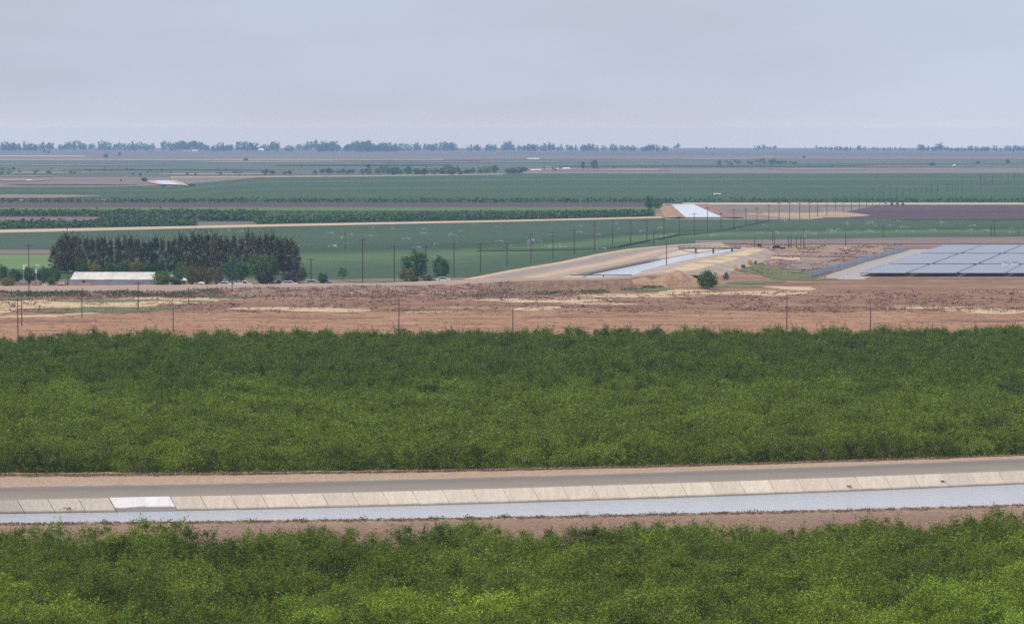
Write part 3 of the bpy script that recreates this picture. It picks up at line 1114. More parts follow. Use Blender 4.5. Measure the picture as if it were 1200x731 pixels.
band('canal_side_track', [(-260, 284), (880, 286), (900, 287), (960, 286.3), (1460, 285)], [(-260, 279), (800, 282.5), (900, 281), (960, 280.3), (1060, 278.5), (1460, 276.5)], .12, 'fallow pink', x0=815, x1=1460, nx=24)


def mound(name, px, py, wpx, dep, hgt, m, label, cat, seed=1, n=26):
    """a lumpy heap of earth"""
    c = P(px, py)
    hw = wpx / 2 / ppm(c)
    rg = random.Random(seed)
    ph = [rg.uniform(0, 6.28) for _ in range(6)]
    rows = []
    for j in range(15):
        row = []
        for i in range(n):
            u, v = i / (n - 1) * 2 - 1, j / 14 * 2 - 1
            e = max(0, 1 - u * u) * max(0, 1 - v * v)
            h = hgt * e ** .42 * (.82 + .14 * math.sin(5 * u + ph[0]) + .09 * math.sin(11 * u + ph[1] + 3 * v) + rg.uniform(-.05, .05))
            row.append(Vector((u * hw * (1 + .05 * math.sin(9 * v)), v * dep, h - .1)))
        rows.append(row)
    me = grid_mesh(name, rows, m)
    o = link(name, me, loc=(c.x, c.y + dep, gz(c.x, c.y)))
    return tag(o, label, cat)


mound('earth_heap', 794, 335.5, 60, 10, 4.2, 'spoil earth', 'larger brown lumpy earth heap on the canal bank left of the green bush', 'earth heap', 4, 34)
mound('earth_heap', 760, 336, 52, 8, 2.6, 'spoil earth', 'lower brown earth heap under the end of the pipe crossing', 'earth heap', 9, 34)
mound('earth_heap', 41, 336.5, 14, 3, 2.1, 'brown heap', 'reddish brown earth heap behind the track left of the long shed', 'earth heap', 5)
mound('earth_heap', 52, 336.5, 10, 3, 1.3, 'grey heap', 'low grey rubble heap beside the reddish heap', 'earth heap', 6)
mound('earth_heap', 101, 336, 48, 3, 1.2, 'brown heap', 'long low brown heap in front of the white shed', 'earth heap', 7)

# bridges over the second canal
a, b = P(795, 291.2, 2.6), P(868, 291.2, 2.6)
L = (b - a).length
br = thing('footbridge', 'dark flat bridge on three piers crossing the far canal', 'bridge', ((a.x + b.x) / 2, (a.y + b.y) / 2, 0), math.atan2(b.y - a.y, b.x - a.x))
link('deck', MB().box((0, 0, 2.55), (L, 3.0, .45)).mesh('deck', 'rust steel'), br)
mb = MB()
for sy in (-1.45, 1.45):
    mb.box((0, sy, 3.45), (L, .07, .07)).box((0, sy, 3.1), (L, .05, .05))
    for k in range(13):
        mb.box((-L / 2 + L * k / 12, sy, 3.12), (.07, .07, .7))
link('railing', mb.mesh('railing', 'dark steel'), br)
for k in (-.22, .06, .36):
    link('pier', MB().box((L * k, 0, 1.4), (.5, 2.6, 1.85)).box((L * k, 0, 2.28), (.7, 2.9, .1)).mesh('pier', 'rust steel'), br)
a, b = P(668.5, 322.4, 2.35), P(741, 322.6, 2.35)
L = (b - a).length
pc = thing('pipe_crossing', 'thin dark pipe on one post spanning the near end of the far canal', 'pipe', ((a.x + b.x) / 2, (a.y + b.y) / 2, 0))
link('pipe', MB().tube((-L / 2, 0, 2.3), (L / 2, 0, 2.3), .14, .14, 8).mesh('pipe', 'rust steel'), pc)
link('post', MB().tube((.6, 0, .2), (.6, 0, 2.2), .13, .13, 8).box((.6, 0, 2.12), (.5, .4, .1)).mesh('post', 'rust steel'), pc)

# ------------------------------------------------------------------ fields of the plain, from near to far
fld_b = [(-260, 338), (300, 331), (530, 327), (600, 318.5), (655, 310), (737, 294), (796, 288.5), (830, 285), (900, 282), (1000, 281), (1060, 279.5), (1200, 277.5), (1460, 275)]
fld_t = [(-260, 275), (0, 273.5), (300, 266.5), (600, 260.3), (775, 256), (900, 257.8), (1460, 257.8)]
band('alfalfa_field', fld_b, fld_t, .05, 'alfalfa', nx=90, ny=16)
band('mown_field', [(-260, 317), (40, 316), (62, 314)], [(-260, 299), (70, 298.5)], .16, 'mown green', x1=66, nx=14)
band('dry_strip', [(-260, 299), (70, 298)], [(-260, 293.5), (70, 293.2)], .18, 'fallow pink', x1=70, nx=14)
band('yard_ground', [(-260, 340), (300, 335), (560, 329)], [(-260, 329), (300, 327), (410, 328), (470, 327), (560, 325.8)], .12, 'fallow pink', x1=560, nx=30, wob=.6)
patch('grass_patch', 440, 331, 60, 1.6, .2, 'weedy grass')
ditch = [(560, 294.2), (640, 293.6), (723, 291), (800, 276), (830, 273), (860, 268.5), (900, 259.6)]
dl = [P(x, y) for x, y in ditch]
rows = [[Vector((p.x + o_, p.y - s, gz(p.x, p.y) + .22 + h)) for p in resample(ditch, 50, 0)] for o_, s, h in ((-1, 7, 0), (0, 1, .7), (1, -3, 0))]
struct('weedy_ditch', grid_mesh('weedy_ditch', rows, 'deep green'))

purple_l = [(940, 258), (955, 257.3), (1028, 240.5)]
band('bank_ground', [(780, 257.5), (1040, 258)], [(780, 239.3), (1040, 238)], .10, 'lavender fallow', x0=780, x1=1045, nx=20)
# dark ploughed field with a slanting left edge
rows = []
for j in range(9):
    f = j / 8
    yb = 257.6 + (240.2 - 257.6) * f
    xl = 952 + (1030 - 952) * f
    rows.append([(lambda p: Vector((p.x, p.y, gz(p.x, p.y) + .16)))(P(xl + (1500 - xl) * i / 30, yb)) for i in range(31)])
struct('ploughed_field', grid_mesh('ploughed_field', rows, 'ploughed purple'))
band('bare_strip', [(820, 252), (960, 256)], [(820, 240), (960, 240)], .13, 'fallow brown', x0=850, x1=962, nx=14)
patch('sand_patch', 950, 252.5, 110, 8, .2, 'stubble')
band('bare_strip', [(1000, 240.4)], [(1000, 237.8)], .15, 'pale track', x0=800, x1=1460)

trk_b, trk_t = [(x, y + .2) for x, y in fld_t], [(-260, 271), (0, 269.6), (300, 263.6), (600, 258.2), (775, 254)]
band('dirt_road', trk_b, trk_t, .2, 'pale track', x1=775, nx=50)
upl_b = trk_t
band('orchard_ground', upl_b, [(-260, 254)], .10, 'fallow brown', x1=772)
band('green_strip', [(-260, 271), (0, 269.6), (230, 265)], [(-260, 265.5), (230, 263)], .2, 'deep green', x1=228, nx=14)
band('green_strip', [(118, 260.5), (300, 259.8)], [(118, 254.6), (300, 254.4)], .2, 'deep green', x0=118, x1=301, nx=14)
band('spring_field', [(-260, 254), (300, 253.5), (772, 253.5)], [(-260, 243.3), (772, 242.8)], .14, 'spring green', x1=768)
band('orchard_ground', [(300, 263), (600, 257.8), (772, 254)], [(300, 247), (772, 247.5)], .18, 'deep green', x0=300, x1=766)
band('fallow_field', [(-260, 243.3), (768, 242.8)], [(-260, 236.8), (768, 237.2)], .15, 'ploughed purple', x1=764)
band('green_field', [(-260, 238.5), (1460, 238)], [(-260, 219), (200, 218.8), (300, 207), (420, 206), (600, 203.8), (1460, 203.3)], .10, 'deep green', nx=60, ny=14)
band('pale_strip', [(-260, 233), (60, 232.5), (118, 230.5)], [(-260, 228), (60, 228.3), (118, 229.6)], .3, 'fallow pink', x1=118, nx=14)
band('fallow_field', [(-260, 237.5), (110, 237)], [(-260, 234.6), (110, 234.9)], .3, 'fallow pink', x1=112, nx=14)
band('fallow_field', [(-260, 219), (120, 219.5), (205, 217.5), (300, 208.6)], [(-260, 208), (300, 208)], .2, 'lavender fallow', x1=300, nx=20)
band('marsh', [(-260, 208.5), (300, 208.5), (620, 204), (1460, 203.3)], [(-260, 187)], .12, 'marsh mosaic', ny=12)
band('stubble_strip', [(200, 209), (420, 207.5), (600, 205)], [(200, 207), (420, 206.2), (600, 203.8)], .35, 'stubble', x0=200, x1=590, nx=14)
band('fallow_field', [(600, 203.8), (1460, 203.4)], [(600, 198), (1460, 197)], .3, 'lavender fallow', x0=600)
band('bare_field', [(-260, 187.2)], [(-260, 181.5)], .3, 'fallow brown')
band('pale_strip', [(700, 186.4), (1460, 187)], [(700, 184.9), (1460, 185.6)], .6, 'fallow pink', x0=560)
band('pale_strip', [(-260, 184), (110, 184)], [(-260, 182.6), (110, 182.8)], .6, 'pale track', x1=100, nx=12)
band('far_plain', [(-260, 181.6)], [(-260, 174)], .35, 'far plain', ny=14)
band('green_strip', [(-260, 188.3)], [(-260, 187.1)], .6, 'stubble', x0=-260, x1=520)
band('bare_strip', [(760, 181.3), (1460, 181.6)], [(760, 179.6), (1460, 179.8)], .9, 'far plain', x0=620)
for (x, y, w_, h_, m) in [(60, 203, 150, 1.3, 'stubble'), (40, 201, 120, 2.5, 'spring green'), (250, 205, 160, 1.2, 'stubble'), (190, 199.5, 200, 1.2, 'deep green'), (420, 194, 240, 1.2, 'deep green'),
                          (330, 190, 240, .9, 'stubble'), (480, 188.5, 200, .8, 'spring green'), (850, 195, 380, 1.5, 'deep green'), (1050, 192, 300, 1.2, 'fallow brown'), (960, 199, 120, 1.2, 'pale track'), (740, 199.5, 100, 1.8, 'pale track'), (650, 199, 90, 1.4, 'pale track'),
                          (560, 190.5, 240, 1.5, 'fallow brown'), (90, 194, 260, 1.3, 'fallow brown'), (25, 212, 60, 2, 'pale track'), (30, 207.5, 60, .8, 'pale track'), (80, 217, 120, 1.6, 'fallow brown'), (840, 187, 120, .6, 'pale track'),
                          (60, 236, 180, 1.2, 'stubble')]:
    patch('field_patch', x, y, w_, h_, .75 + .01 * (x % 9), m, rough=.2)

# third stretch of canal far off, and a scrap of it beyond
def flat_poly(name, pts, z, m):
    vs = []
    for x, y in pts:
        p = P(x, y)
        p.z = gz(p.x, p.y) + z
        vs.append(p)
    me = bpy.data.meshes.new(name)
    me.from_pydata([tuple(v) for v in vs], [], [tuple(range(len(vs)))])
    me.materials.append(MATS[m])
    return struct(name, me)


strip('distant_canal_bank', [([(780, 255), (775, 250), (778, 242)], .26), ([(793, 254.8), (787, 249), (785, 241)], .8), ([(806, 254.8), (797, 249), (788, 239.6)], .4)], 'spoil earth', n=14)
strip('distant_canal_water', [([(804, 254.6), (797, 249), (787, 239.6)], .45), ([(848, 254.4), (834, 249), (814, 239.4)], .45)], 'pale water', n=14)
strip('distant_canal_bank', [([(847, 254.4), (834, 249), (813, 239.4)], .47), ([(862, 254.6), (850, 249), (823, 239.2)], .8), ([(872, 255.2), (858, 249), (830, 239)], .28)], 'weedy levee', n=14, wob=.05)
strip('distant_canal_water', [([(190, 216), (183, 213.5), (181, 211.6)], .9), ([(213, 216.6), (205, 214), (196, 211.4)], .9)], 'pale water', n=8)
strip('distant_canal_bank', [([(196, 211.4), (205, 214), (215, 217)], .95), ([(204, 211), (214, 214), (221, 217.5)], 1.2)], 'pale sand', n=8)
strip('distant_canal_bank', [([(172, 212), (176, 214), (186, 216)], .95), ([(181, 211.4), (184, 213.5), (191, 216.2)], 1.2)], 'pale sand', n=8)


# crop canopies with rough tops and dark front edges: orchards of the plain as masses
def canopy(name, m, n, bot, top, xr, h, wdt, seed, leaves=7):
    rg = np.random.default_rng(seed)
    x = rg.uniform(xr[0], xr[1], n)
    f = rg.uniform(0, 1, n)
    cs = np.zeros((n, 3))
    for i in range(n):
        a, b = P(x[i], interp(bot, x[i])), P(x[i], interp(top, x[i]))
        q = a.lerp(b, f[i])
        cs[i] = (q.x, q.y, gz(q.x, q.y) + h * rg.uniform(.45, .9))
    pts = (cs[:, None, :] + rg.normal(size=(n, leaves, 3)) * np.array([wdt * .33, wdt * .33, h * .22])).reshape(-1, 3)
    q = leaf_quads(rg, pts, wdt * .5, .8, .4)
    o = link(name, quads_mesh(name, q, m))
    o['kind'] = 'stuff'
    return o


canopy('young_orchard', 'spring leaves', 900, [(-60, 253.8), (300, 253.6)], [(-60, 252.2), (300, 252.2)], (-60, 310), 2.2, 2.2, 21, 6)
canopy('young_orchard', 'crop leaves', 700, [(-60, 254.5), (770, 254)], [(-60, 253.4), (770, 253.2)], (-60, 300), 3.2, 2.6, 22, 7)
canopy('young_orchard', 'crop leaves', 2600, [(300, 263.2), (600, 258), (770, 254.2)], [(300, 260.2), (600, 255.4), (770, 252)], (300, 764), 2.8, 2.4, 23, 6)
canopy('young_orchard', 'crop leaves', 2200, [(300, 262), (600, 257), (770, 253)], [(300, 249), (770, 248.5)], (300, 764), 1.2, 1.6, 28, 4)
canopy('young_orchard', 'crop leaves', 1500, [(-60, 270.5), (0, 269.6), (240, 265)], [(-60, 266.5), (240, 263.4)], (-60, 230), 2.8, 2.4, 24, 6)
canopy('young_orchard', 'crop leaves', 900, [(115, 260), (300, 259.5)], [(115, 257.8), (300, 257.5)], (118, 302), 2.8, 2.6, 25, 6)
canopy('young_orchard', 'crop leaves', 1500, [(-60, 238.2), (1460, 237.8)], [(-60, 237.2), (1460, 236.9)], (-40, 1240), 2.4, 2.6, 26, 6)

# ------------------------------------------------------------------ trees of the farmstead and windbreak
wind_kinds = [tree_kind(200 + k, 'windbreak leaves', 12, 1.6, 1.0, 80, 42, .42, .42, 'column', 5, .55, .8, .2, 4) for k in range(5)]
dark_kinds = [tree_kind(220 + k, 'dark leaves', 8, 4, 1.2, 80, 60, .7, .45, 'round', 5, .55) for k in range(3)]
mid_tree = [tree_kind(230 + k, 'mid leaves', 8, 4, 1.0, 80, 60, .7, .45, 'round', 5, .55) for k in range(2)]
olive_kinds = [tree_kind(240 + k, 'olive leaves', 8, 4, .6, 80, 60, .7, .45, 'round', 5, .55) for k in range(2)]
purple_kinds = [tree_kind(250 + k, 'purple leaves', 6, 4, .2, 70, 26, .7, .7, 'round', 4, .55) for k in range(2)]
grey_kind = tree_kind(260, 'grey shrub leaves', 4, 3, .1, 40, 24, .6, .6, 'round', 4, .5)
bloom_kind = tree_kind(261, 'yellow blooms', 4, 2.6, .1, 40, 26, .6, .55, 'round', 3, .6)
bush_kind = tree_kind(262, 'mid leaves', 6.4, 4.1, .1, 110, 36, .7, .55, 'round', 8, .5)

prof = [(62, 293), (66, 284), (72, 279), (80, 277), (95, 278.5), (110, 281), (130, 281.5), (150, 279.5), (170, 281), (200, 280), (215, 278), (246, 274.5), (270, 277), (285, 276), (305, 275), (320, 277), (335, 280), (346, 285)]
xs = []
x = 64.0
while x < 348:
    xs.append(x)
    x += random.uniform(6.2, 8.6)
for i, x in enumerate(xs):
    by = 321 + random.uniform(-1.5, 1.5)
    p = P(x, by)
    h = px_h(p, by - interp(prof, x)) * random.uniform(.90, 1.04)
    k = h / 12
    wv = random.uniform(.72, 1.05) * (1.4 if x < 90 or x > 320 else 1)
    v = random.uniform(.8, 1.2)
    lab = 'tall dark windbreak tree behind the farm, %s from the left' % WORDS[i]
    plant('windbreak_tree', wind_kinds[i % 5], p, random.uniform(0, 6.28), (k * wv, k * wv, k), lab, 'tree', 'windbreak behind the long white shed', (v, v, v))
# understorey along the windbreak's foot
for i, x in enumerate([98, 112, 128, 143, 158, 172, 186]):
    p = P(x, 324.5)
    plant('shrub', (olive_kinds if i % 3 == 1 else dark_kinds if i % 3 == 0 else mid_tree)[i % 2], p, i, px_h(p, random.uniform(14, 18)) / 8,
          'shrub showing over the white shed roof, %s from the left' % WORDS[i], 'shrub', 'shrubs at the foot of the windbreak')

FARM = [
    (2, 331.5, 20, 23, dark_kinds[0], 'dark green tree at the left edge of the farm', 'tree'),
    (18, 333, 20, 19, dark_kinds[1], 'dark round tree left of the first yard lamp', 'tree'),
    (9, 337, 20, 13, olive_kinds[0], 'olive yellow bush in front of the dark trees at left', 'bush'),
    (34, 333.5, 22, 22, dark_kinds[2], 'dark tree between the two yard lamps', 'tree'),
    (51, 333, 24, 22, dark_kinds[0], 'dark tree just right of the second yard lamp', 'tree'),
    (65, 333, 16, 21, dark_kinds[1], 'dark green tree in front of the left end of the windbreak', 'tree'),
    (60, 334.5, 17, 11, mid_tree[0], 'low mid green bush in front of the dark trees', 'bush'),
    (190, 338, 31, 22, mid_tree[1], 'fresh green bushy tree covering the right end of the white shed', 'tree'),
    (207, 338, 20, 21, dark_kinds[2], 'dark tree between the white shed and the small white outhouse', 'tree'),
    (212, 326, 22, 20, mid_tree[0], 'green tree rising behind the small white outhouse', 'tree'),
    (225, 335, 24, 26, olive_kinds[0], 'yellow topped olive tree right of the small outhouse', 'tree'),
    (242, 335, 26, 27, olive_kinds[1], 'olive brown tree between the yellow topped tree and the big dark one', 'tree'),
    (257, 334, 14, 23, grey_kind, 'thin grey leafed tree left of the big dark farm tree', 'tree'),
    (277, 334, 40, 34, dark_kinds[1], 'big dark green tree above the white pickup', 'tree'),
    (302, 328, 34, 30, mid_tree[1], 'green tree behind the dark purple bush', 'tree'),
    (318, 327, 28, 31, mid_tree[0], 'green tree between the two dark purple bushes', 'tree'),
    (311, 334, 27, 20, purple_kinds[0], 'dark purple dome shaped bush beside the white pickup', 'bush'),
    (342, 333.5, 32, 19, purple_kinds[1], 'dark purple bush at the right end of the farmyard', 'bush'),
    (354, 332.5, 14, 22, mid_tree[1], 'slim green tree at the right end of the farm trees', 'tree'),
    (378, 334.5, 17, 16, dark_kinds[2], 'spiky dark green bush left of the blue bin', 'bush'),
    (487, 328.5, 39, 38, dark_kinds[0], 'large round dark tree by the canal field', 'tree'),
    (476, 330, 24, 19, olive_kinds[1], 'yellow-green bush at the foot of the large round tree', 'bush'),
    (485, 331.5, 16, 9, mid_tree[0], 'low green bush in front of the yellow-green bush', 'bush'),
    (502, 329.5, 15, 8, grey_kind, 'low grey-green bush between the two dark trees', 'bush'),
    (517, 329.5, 25, 32, dark_kinds[1], 'dark blue-green tree with pointed tops right of the large round tree', 'tree'),
    (829, 339.5, 31, 25, bush_kind, 'lone rounded green bush below the far canal bank', 'bush'),
    (851, 328, 9, 10, grey_kind, 'small grey shrub right of the lone green bush', 'shrub'),
    (879, 311.5, 10, 7.5, bloom_kind, 'bright yellow flowering bush, the brightest of the yellow bushes', 'bush'),
    (862, 317.5, 8, 6.5, bloom_kind, 'yellow flowering bush nearest the lone green bush', 'bush'),
    (871, 314.5, 7, 5, olive_kinds[0], 'olive bush between the two yellow flowering bushes', 'bush'),
    (885.5, 310.5, 4, 6, grey_kind, 'small dark grey shrub right of the brightest yellow bush', 'shrub'),
    (874, 302.5, 7, 3.5, bloom_kind, 'low yellow flowering bush beside the far canal', 'bush'),
    (867, 303.5, 8, 3.5, bloom_kind, 'yellow bush nearest the bridge pier', 'bush'),
    (888, 297, 6, 3.5, bloom_kind, 'small yellow bush below the dark box on the bank', 'bush'),
    (918, 292, 8, 3, olive_kinds[1], 'olive weeds bush between the posts of the pole group', 'bush'),
    (936, 292, 9, 2.6, bloom_kind, 'flat yellow bush at the foot of the pole group', 'bush'),
    (891, 251, 12, 2.6, bloom_kind, 'yellow bush far off beside the distant canal', 'bush'),
    (761, 246.5, 16, 18, dark_kinds[2], 'grey-green tree at the left of the pair by the distant canal', 'tree'),
    (771, 247.5, 16, 17, mid_tree[1], 'leafy tree at the right of the pair by the distant canal', 'tree'),
    (169, 213.5, 9, 6, dark_kinds[0], 'dark round tree left of the distant white canal scrap', 'tree'),
    (192, 219, 8, 3, dark_kinds[1], 'low dark bush left of the end of the distant canal scrap', 'bush'),
    (225, 218.5, 10, 3, dark_kinds[1], 'low dark bush right of the distant canal scrap', 'bush'),
    (142, 212.5, 3, 3, purple_kinds[0], 'tiny dark shrub beside a distant red roof', 'shrub'),
    (683, 198.5, 6, 10, dark_kinds[2], 'shorter tree of the pair beside the distant white farm', 'tree'),
    (696.5, 198.5, 10, 12.5, dark_kinds[0], 'taller tree of the pair beside the distant white farm', 'tree'),
    (614, 202, 11, 7, dark_kinds[1], 'round dark bush left of the distant white farm', 'bush'),
    (1146, 192.5, 7, 4, dark_kinds[0], 'low dark tree alone on the far right plain', 'tree'),
    (1181, 192.2, 8, 6, dark_kinds[2], 'dark round tree rightmost on the far plain', 'tree'),
    (1092, 194, 10, 4, purple_kinds[0], 'purplish clump of trees far off right of centre', 'tree'),
    (942, 186, 5, 4, dark_kinds[1], 'small tree alone in the pale field under the horizon', 'tree'),
    (124, 185.5, 7, 5.5, dark_kinds[0], 'dark round tree alone in the fallow field below the horizon at left', 'tree'),
    (140, 182.5, 5, 4.5, purple_kinds[1], 'small purplish tree right of the dark round tree', 'tree'),
    (52, 179.5, 5, 5, dark_kinds[2], 'left tree of a small pair below the horizon', 'tree'),
    (57, 180, 5, 4, dark_kinds[0], 'right tree of a small pair below the horizon', 'tree'),
    (288, 188.5, 7, 3.5, purple_kinds[0], 'faint dark tree in the fields below the horizon farm', 'tree'),
    (432, 197.5, 6, 6, purple_kinds[1], 'dark upright tree in the distant marsh', 'tree'),
]
for (x, y, wpx, hpx, kd, lab, cat) in FARM:
    p = P(x, y)
    h = px_h(p, hpx)
    kh = {'crown': max(v.co.z for v in kd[0].vertices)}['crown']
    kw = 2 * max(v.co.x for v in kd[0].vertices)
    plant('tree' if cat == 'tree' else cat, kd, p, random.uniform(-.4, .4), (px_h(p, wpx) / kw, px_h(p, wpx) / kw, h / kh), lab, cat)
# small tree with a clear trunk
sp = P(401, 329.5)
small = tree_kind(270, 'mid leaves', 4.4, 1.6, 1.7, 40, 20, .4, .45, 'column', 3, .5, .5, .1)
plant('tree', small, sp, 0, px_h(sp, 16.5) / 5.0, 'small young tree with clear trunk in front of the green field', 'tree')

# ------------------------------------------------------------------ trees on the horizon and bushes of the far plain
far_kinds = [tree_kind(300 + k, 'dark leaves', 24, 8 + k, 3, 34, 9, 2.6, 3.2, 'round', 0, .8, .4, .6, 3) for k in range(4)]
far_tall = [tree_kind(310 + k, 'dark leaves', 30, 5, 3, 30, 9, 2.2, 3.0, 'column', 2, .8, .5, .6, 3) for k in range(3)]
HZ = [(0, 45, 165, 178, 9), (2, 50, 169, 177.5, 8), (46, 62, 166, 177, 4), (66, 82, 165.5, 176.5, 4), (82, 100, 164.5, 176.5, 5), (103, 111, 165, 176, 2), (114, 136, 165, 177, 6), (140, 166, 165, 177, 6), (168, 184, 167.5, 177, 4),
      (186, 236, 164.5, 177, 14), (236, 300, 166, 178, 16), (300, 332, 165, 178, 8), (334, 347, 169, 178, 3), (347, 362, 168, 177, 3), (360, 374, 164.5, 177, 5), (372, 466, 167, 179, 26), (376, 400, 165, 178, 5), (414, 440, 164, 178, 7), (440, 466, 167, 178.5, 7), (466, 492, 166, 177.5, 7), (498, 542, 167, 177.5, 12), (514, 532, 165.5, 177, 4),
      (545, 582, 168, 177.5, 8), (588, 602, 165, 177, 5), (602, 636, 169, 177, 7), (614, 630, 168, 177.5, 4), (636, 645, 167.5, 177.5, 3), (644, 652, 166.5, 177.5, 3), (652, 684, 169, 177.5, 8), (684, 722, 168, 178, 9), (720, 788, 169, 178, 16), (722, 737, 167.5, 177, 4), (755, 768, 168, 177, 3),
      (788, 798, 168, 175, 2), (826, 842, 171.5, 175.5, 4), (883, 909, 169.5, 176, 7), (942, 946, 170, 174, 1), (955, 970, 170.5, 176, 4), (972, 982, 171.5, 177, 2), (984, 998, 170.5, 177.5, 4), (1004, 1014, 170, 177, 3), (1020, 1048, 172, 177, 5), (1048, 1062, 172, 177, 3),
      (1076, 1086, 167, 178, 3), (1086, 1100, 169, 178, 3), (1098, 1106, 167, 178, 2), (1106, 1124, 172, 178, 6), (1126, 1136, 172, 178, 3), (1135, 1145, 170.5, 178, 3), (1144, 1158, 171, 178.5, 5), (1160, 1174, 170, 178, 4), (1178, 1200, 169.5, 178, 6)]
GH = 'trees of the line along the horizon'
nh = 0
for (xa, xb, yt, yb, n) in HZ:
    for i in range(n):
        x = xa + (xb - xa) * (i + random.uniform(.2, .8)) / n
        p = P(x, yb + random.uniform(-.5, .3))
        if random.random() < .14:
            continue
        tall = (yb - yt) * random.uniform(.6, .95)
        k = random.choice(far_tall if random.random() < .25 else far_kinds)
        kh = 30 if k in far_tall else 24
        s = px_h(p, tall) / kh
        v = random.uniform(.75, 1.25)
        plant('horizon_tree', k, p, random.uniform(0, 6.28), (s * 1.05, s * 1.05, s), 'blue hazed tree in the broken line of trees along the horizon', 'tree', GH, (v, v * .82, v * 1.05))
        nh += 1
GBU = 'bushes of the distant marsh'
nb = 0
for (xa, xb, ya, yb, h0, h1, n) in [(440, 610, 202.5, 206, 5, 10, 44), (300, 360, 203, 205.5, 3, 6, 8), (360, 440, 202.5, 205.5, 3, 7, 16), (0, 60, 200, 206, 2, 5, 14), (60, 200, 197, 208, 1.5, 3.5, 16), (200, 300, 199, 207, 1.5, 3.5, 14),
                                   (840, 935, 190, 194, 2.5, 5, 26), (620, 660, 198, 202, 2, 4, 5), (700, 830, 193, 198, 1.2, 2.5, 8), (930, 1010, 193, 195.5, 1, 2, 8), (300, 600, 190, 198, 1, 2.2, 16)]:
    for i in range(n):
        x, y = random.uniform(xa, xb), random.uniform(ya, yb)
        p = P(x, y)
        k = random.choice([far_kinds[0], far_kinds[1], far_kinds[2]])
        s = px_h(p, random.uniform(h0, h1)) / 24
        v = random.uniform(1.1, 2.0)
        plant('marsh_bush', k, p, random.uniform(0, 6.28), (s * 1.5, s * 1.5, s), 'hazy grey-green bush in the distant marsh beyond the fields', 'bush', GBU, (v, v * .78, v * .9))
        nb += 1
print('horizon', nh, 'bushes', nb)
# small round trees along the edge of the ploughed field
for i, x in enumerate([1045, 1051.5, 1058]):
    p = P(x, 240.8)
    plant('tree', mid_tree[i % 2], p, i, px_h(p, 3.4) / 8.3, 'small round tree at the corner of the ploughed field, %s from the left' % WORDS[i], 'tree', 'round trees at the corner of the ploughed field')


# ------------------------------------------------------------------ utility poles
def pole_parts(root, h, arms, r=.17, ins=True, wide=2.6):
    link('shaft', MB().tube((0, 0, -.4), (0, 0, h), r, r * .68, 8).mesh('shaft', 'pole wood'), root)
    for k in range(arms):
        z = h - .45 - k * 1.25
        mb = MB().box((0, -.16, z), (wide, .14, .17)).box((0, -.17, z - .3), (.07, .06, .55))
        ca = link('crossarm', mb.mesh('crossarm', 'pole wood'), root)
        if ins:
            for s in (-.46, -.2, .2, .46):
                link('insulator', MB().tube((wide * s, -.16, z + .08), (wide * s, -.16, z + .34), .075, .05, 7).mesh('insulator', 'insulator grey'), ca)


def pole(x, ytop, ybase, label, arms=1, z=0.0, r=.17, ins=True, group=None, rz=0.0, wide=2.6):
    p = P(x, ybase, z)
    h = px_h(p, ybase - ytop)
    o = thing('utility_pole', label, 'utility pole', p, rz, group)
    pole_parts(o, h, arms, r, ins, wide)
    return o


FIELD_POLES = [
    (21, 350, 399.5, 1, 'tall dark pole at the left end of the middle orchard'),
    (25.5, 353, 382, 0, 'thin post just right of the tall pole at the left orchard end'),
    (96, 339, 373, 1, 'pole standing in the green patch of the brown field'),
    (162, 330, 363, 1, 'pole in the brown field in front of the white shed'),
    (203, 361, 389, 0, 'leaning bare post at the back edge of the orchard'),
    (467.5, 350, 389.5, 0, 'bare dark pole behind the orchard left of centre'),
    (601, 361.5, 389, 0, 'short bare pole behind the orchard at the centre'),
    (922, 345, 388.5, 0, 'bare dark pole behind the orchard right of centre'),
    (1020, 360, 387.5, 1, 'short pole with small crossarm behind the orchard at right'),
    (34, 286, 347, 1, 'tall pole rising before the mown field at left'),
    (221, 337, 356, 0, 'thin post on the weedy levee'),
    (272, 303, 345, 0, 'pole on the levee in front of the big dark farm tree'),
    (79.5, 311, 336, 0, 'pale post beside the left end of the white shed'),
    (364.5, 302.5, 331, 1, 'low pole with crossarm right of the farm trees'),
    (404.5, 272, 292.5, 0, 'thin distant post in the green field left of the tallest pole'),
    (425, 279.5, 332.8, 2, 'tallest pole of the field row, left of the large round tree'),
    (462, 287, 330.5, 1, 'pole just left of the large round tree'),
    (499, 287.5, 321, 1, 'pole half hidden behind the large round tree'),
    (781, 282, 315.5, 0, 'bare pole standing beside the bridge on the far canal bank'),
    (766, 270, 289, 0, 'short post between two poles of the long row'),
    (884.5, 278, 291, 0, 'thin post left of the dark box on the bank'),
    (905, 270, 284, 0, 'left pole of the close pair by the dark box'),
    (907.5, 272, 290.5, 0, 'right pole of the close pair by the dark box'),
    (933, 277, 290.5, 0, 'short post in the pole group, left of the transformer pole'),
    (924, 277.5, 291, 0, 'short post at the left of the pole group'),
    (927, 277.5, 291, 0, 'second short post of the pole group'),
    (938.5, 276, 291, 0, 'post just left of the transformer pole'),
    (991, 273, 291.5, 0, 'lone post between the pole group and the solar fence'),
    (1035, 263, 278.5, 0, 'thin post in the green field behind the solar panels'),
    (1161.5, 263, 277, 0, 'left pole of the pair in the field behind the solar panels'),
    (1165.5, 258, 277, 1, 'right taller pole of the pair in the field behind the solar panels'),
    (1193, 267.5, 276.5, 0, 'short post at the far right of the green field'),
    (835, 216, 237.5, 0, 'pole standing in the distant field by the white trailer'),
    (1198, 224, 237.5, 0, 'pole at the right edge in the distant green field'),
]
for (x, yt, yb, arms, lab) in FIELD_POLES:
    r = .17 if yb < 340 else .13
    pole(x, yt, yb, lab, arms, r=r, ins=arms > 0)
tp = pole(942, 268.5, 291.5, 'tallest pole of the group with a transformer can', 1, r=.2, ins=False)
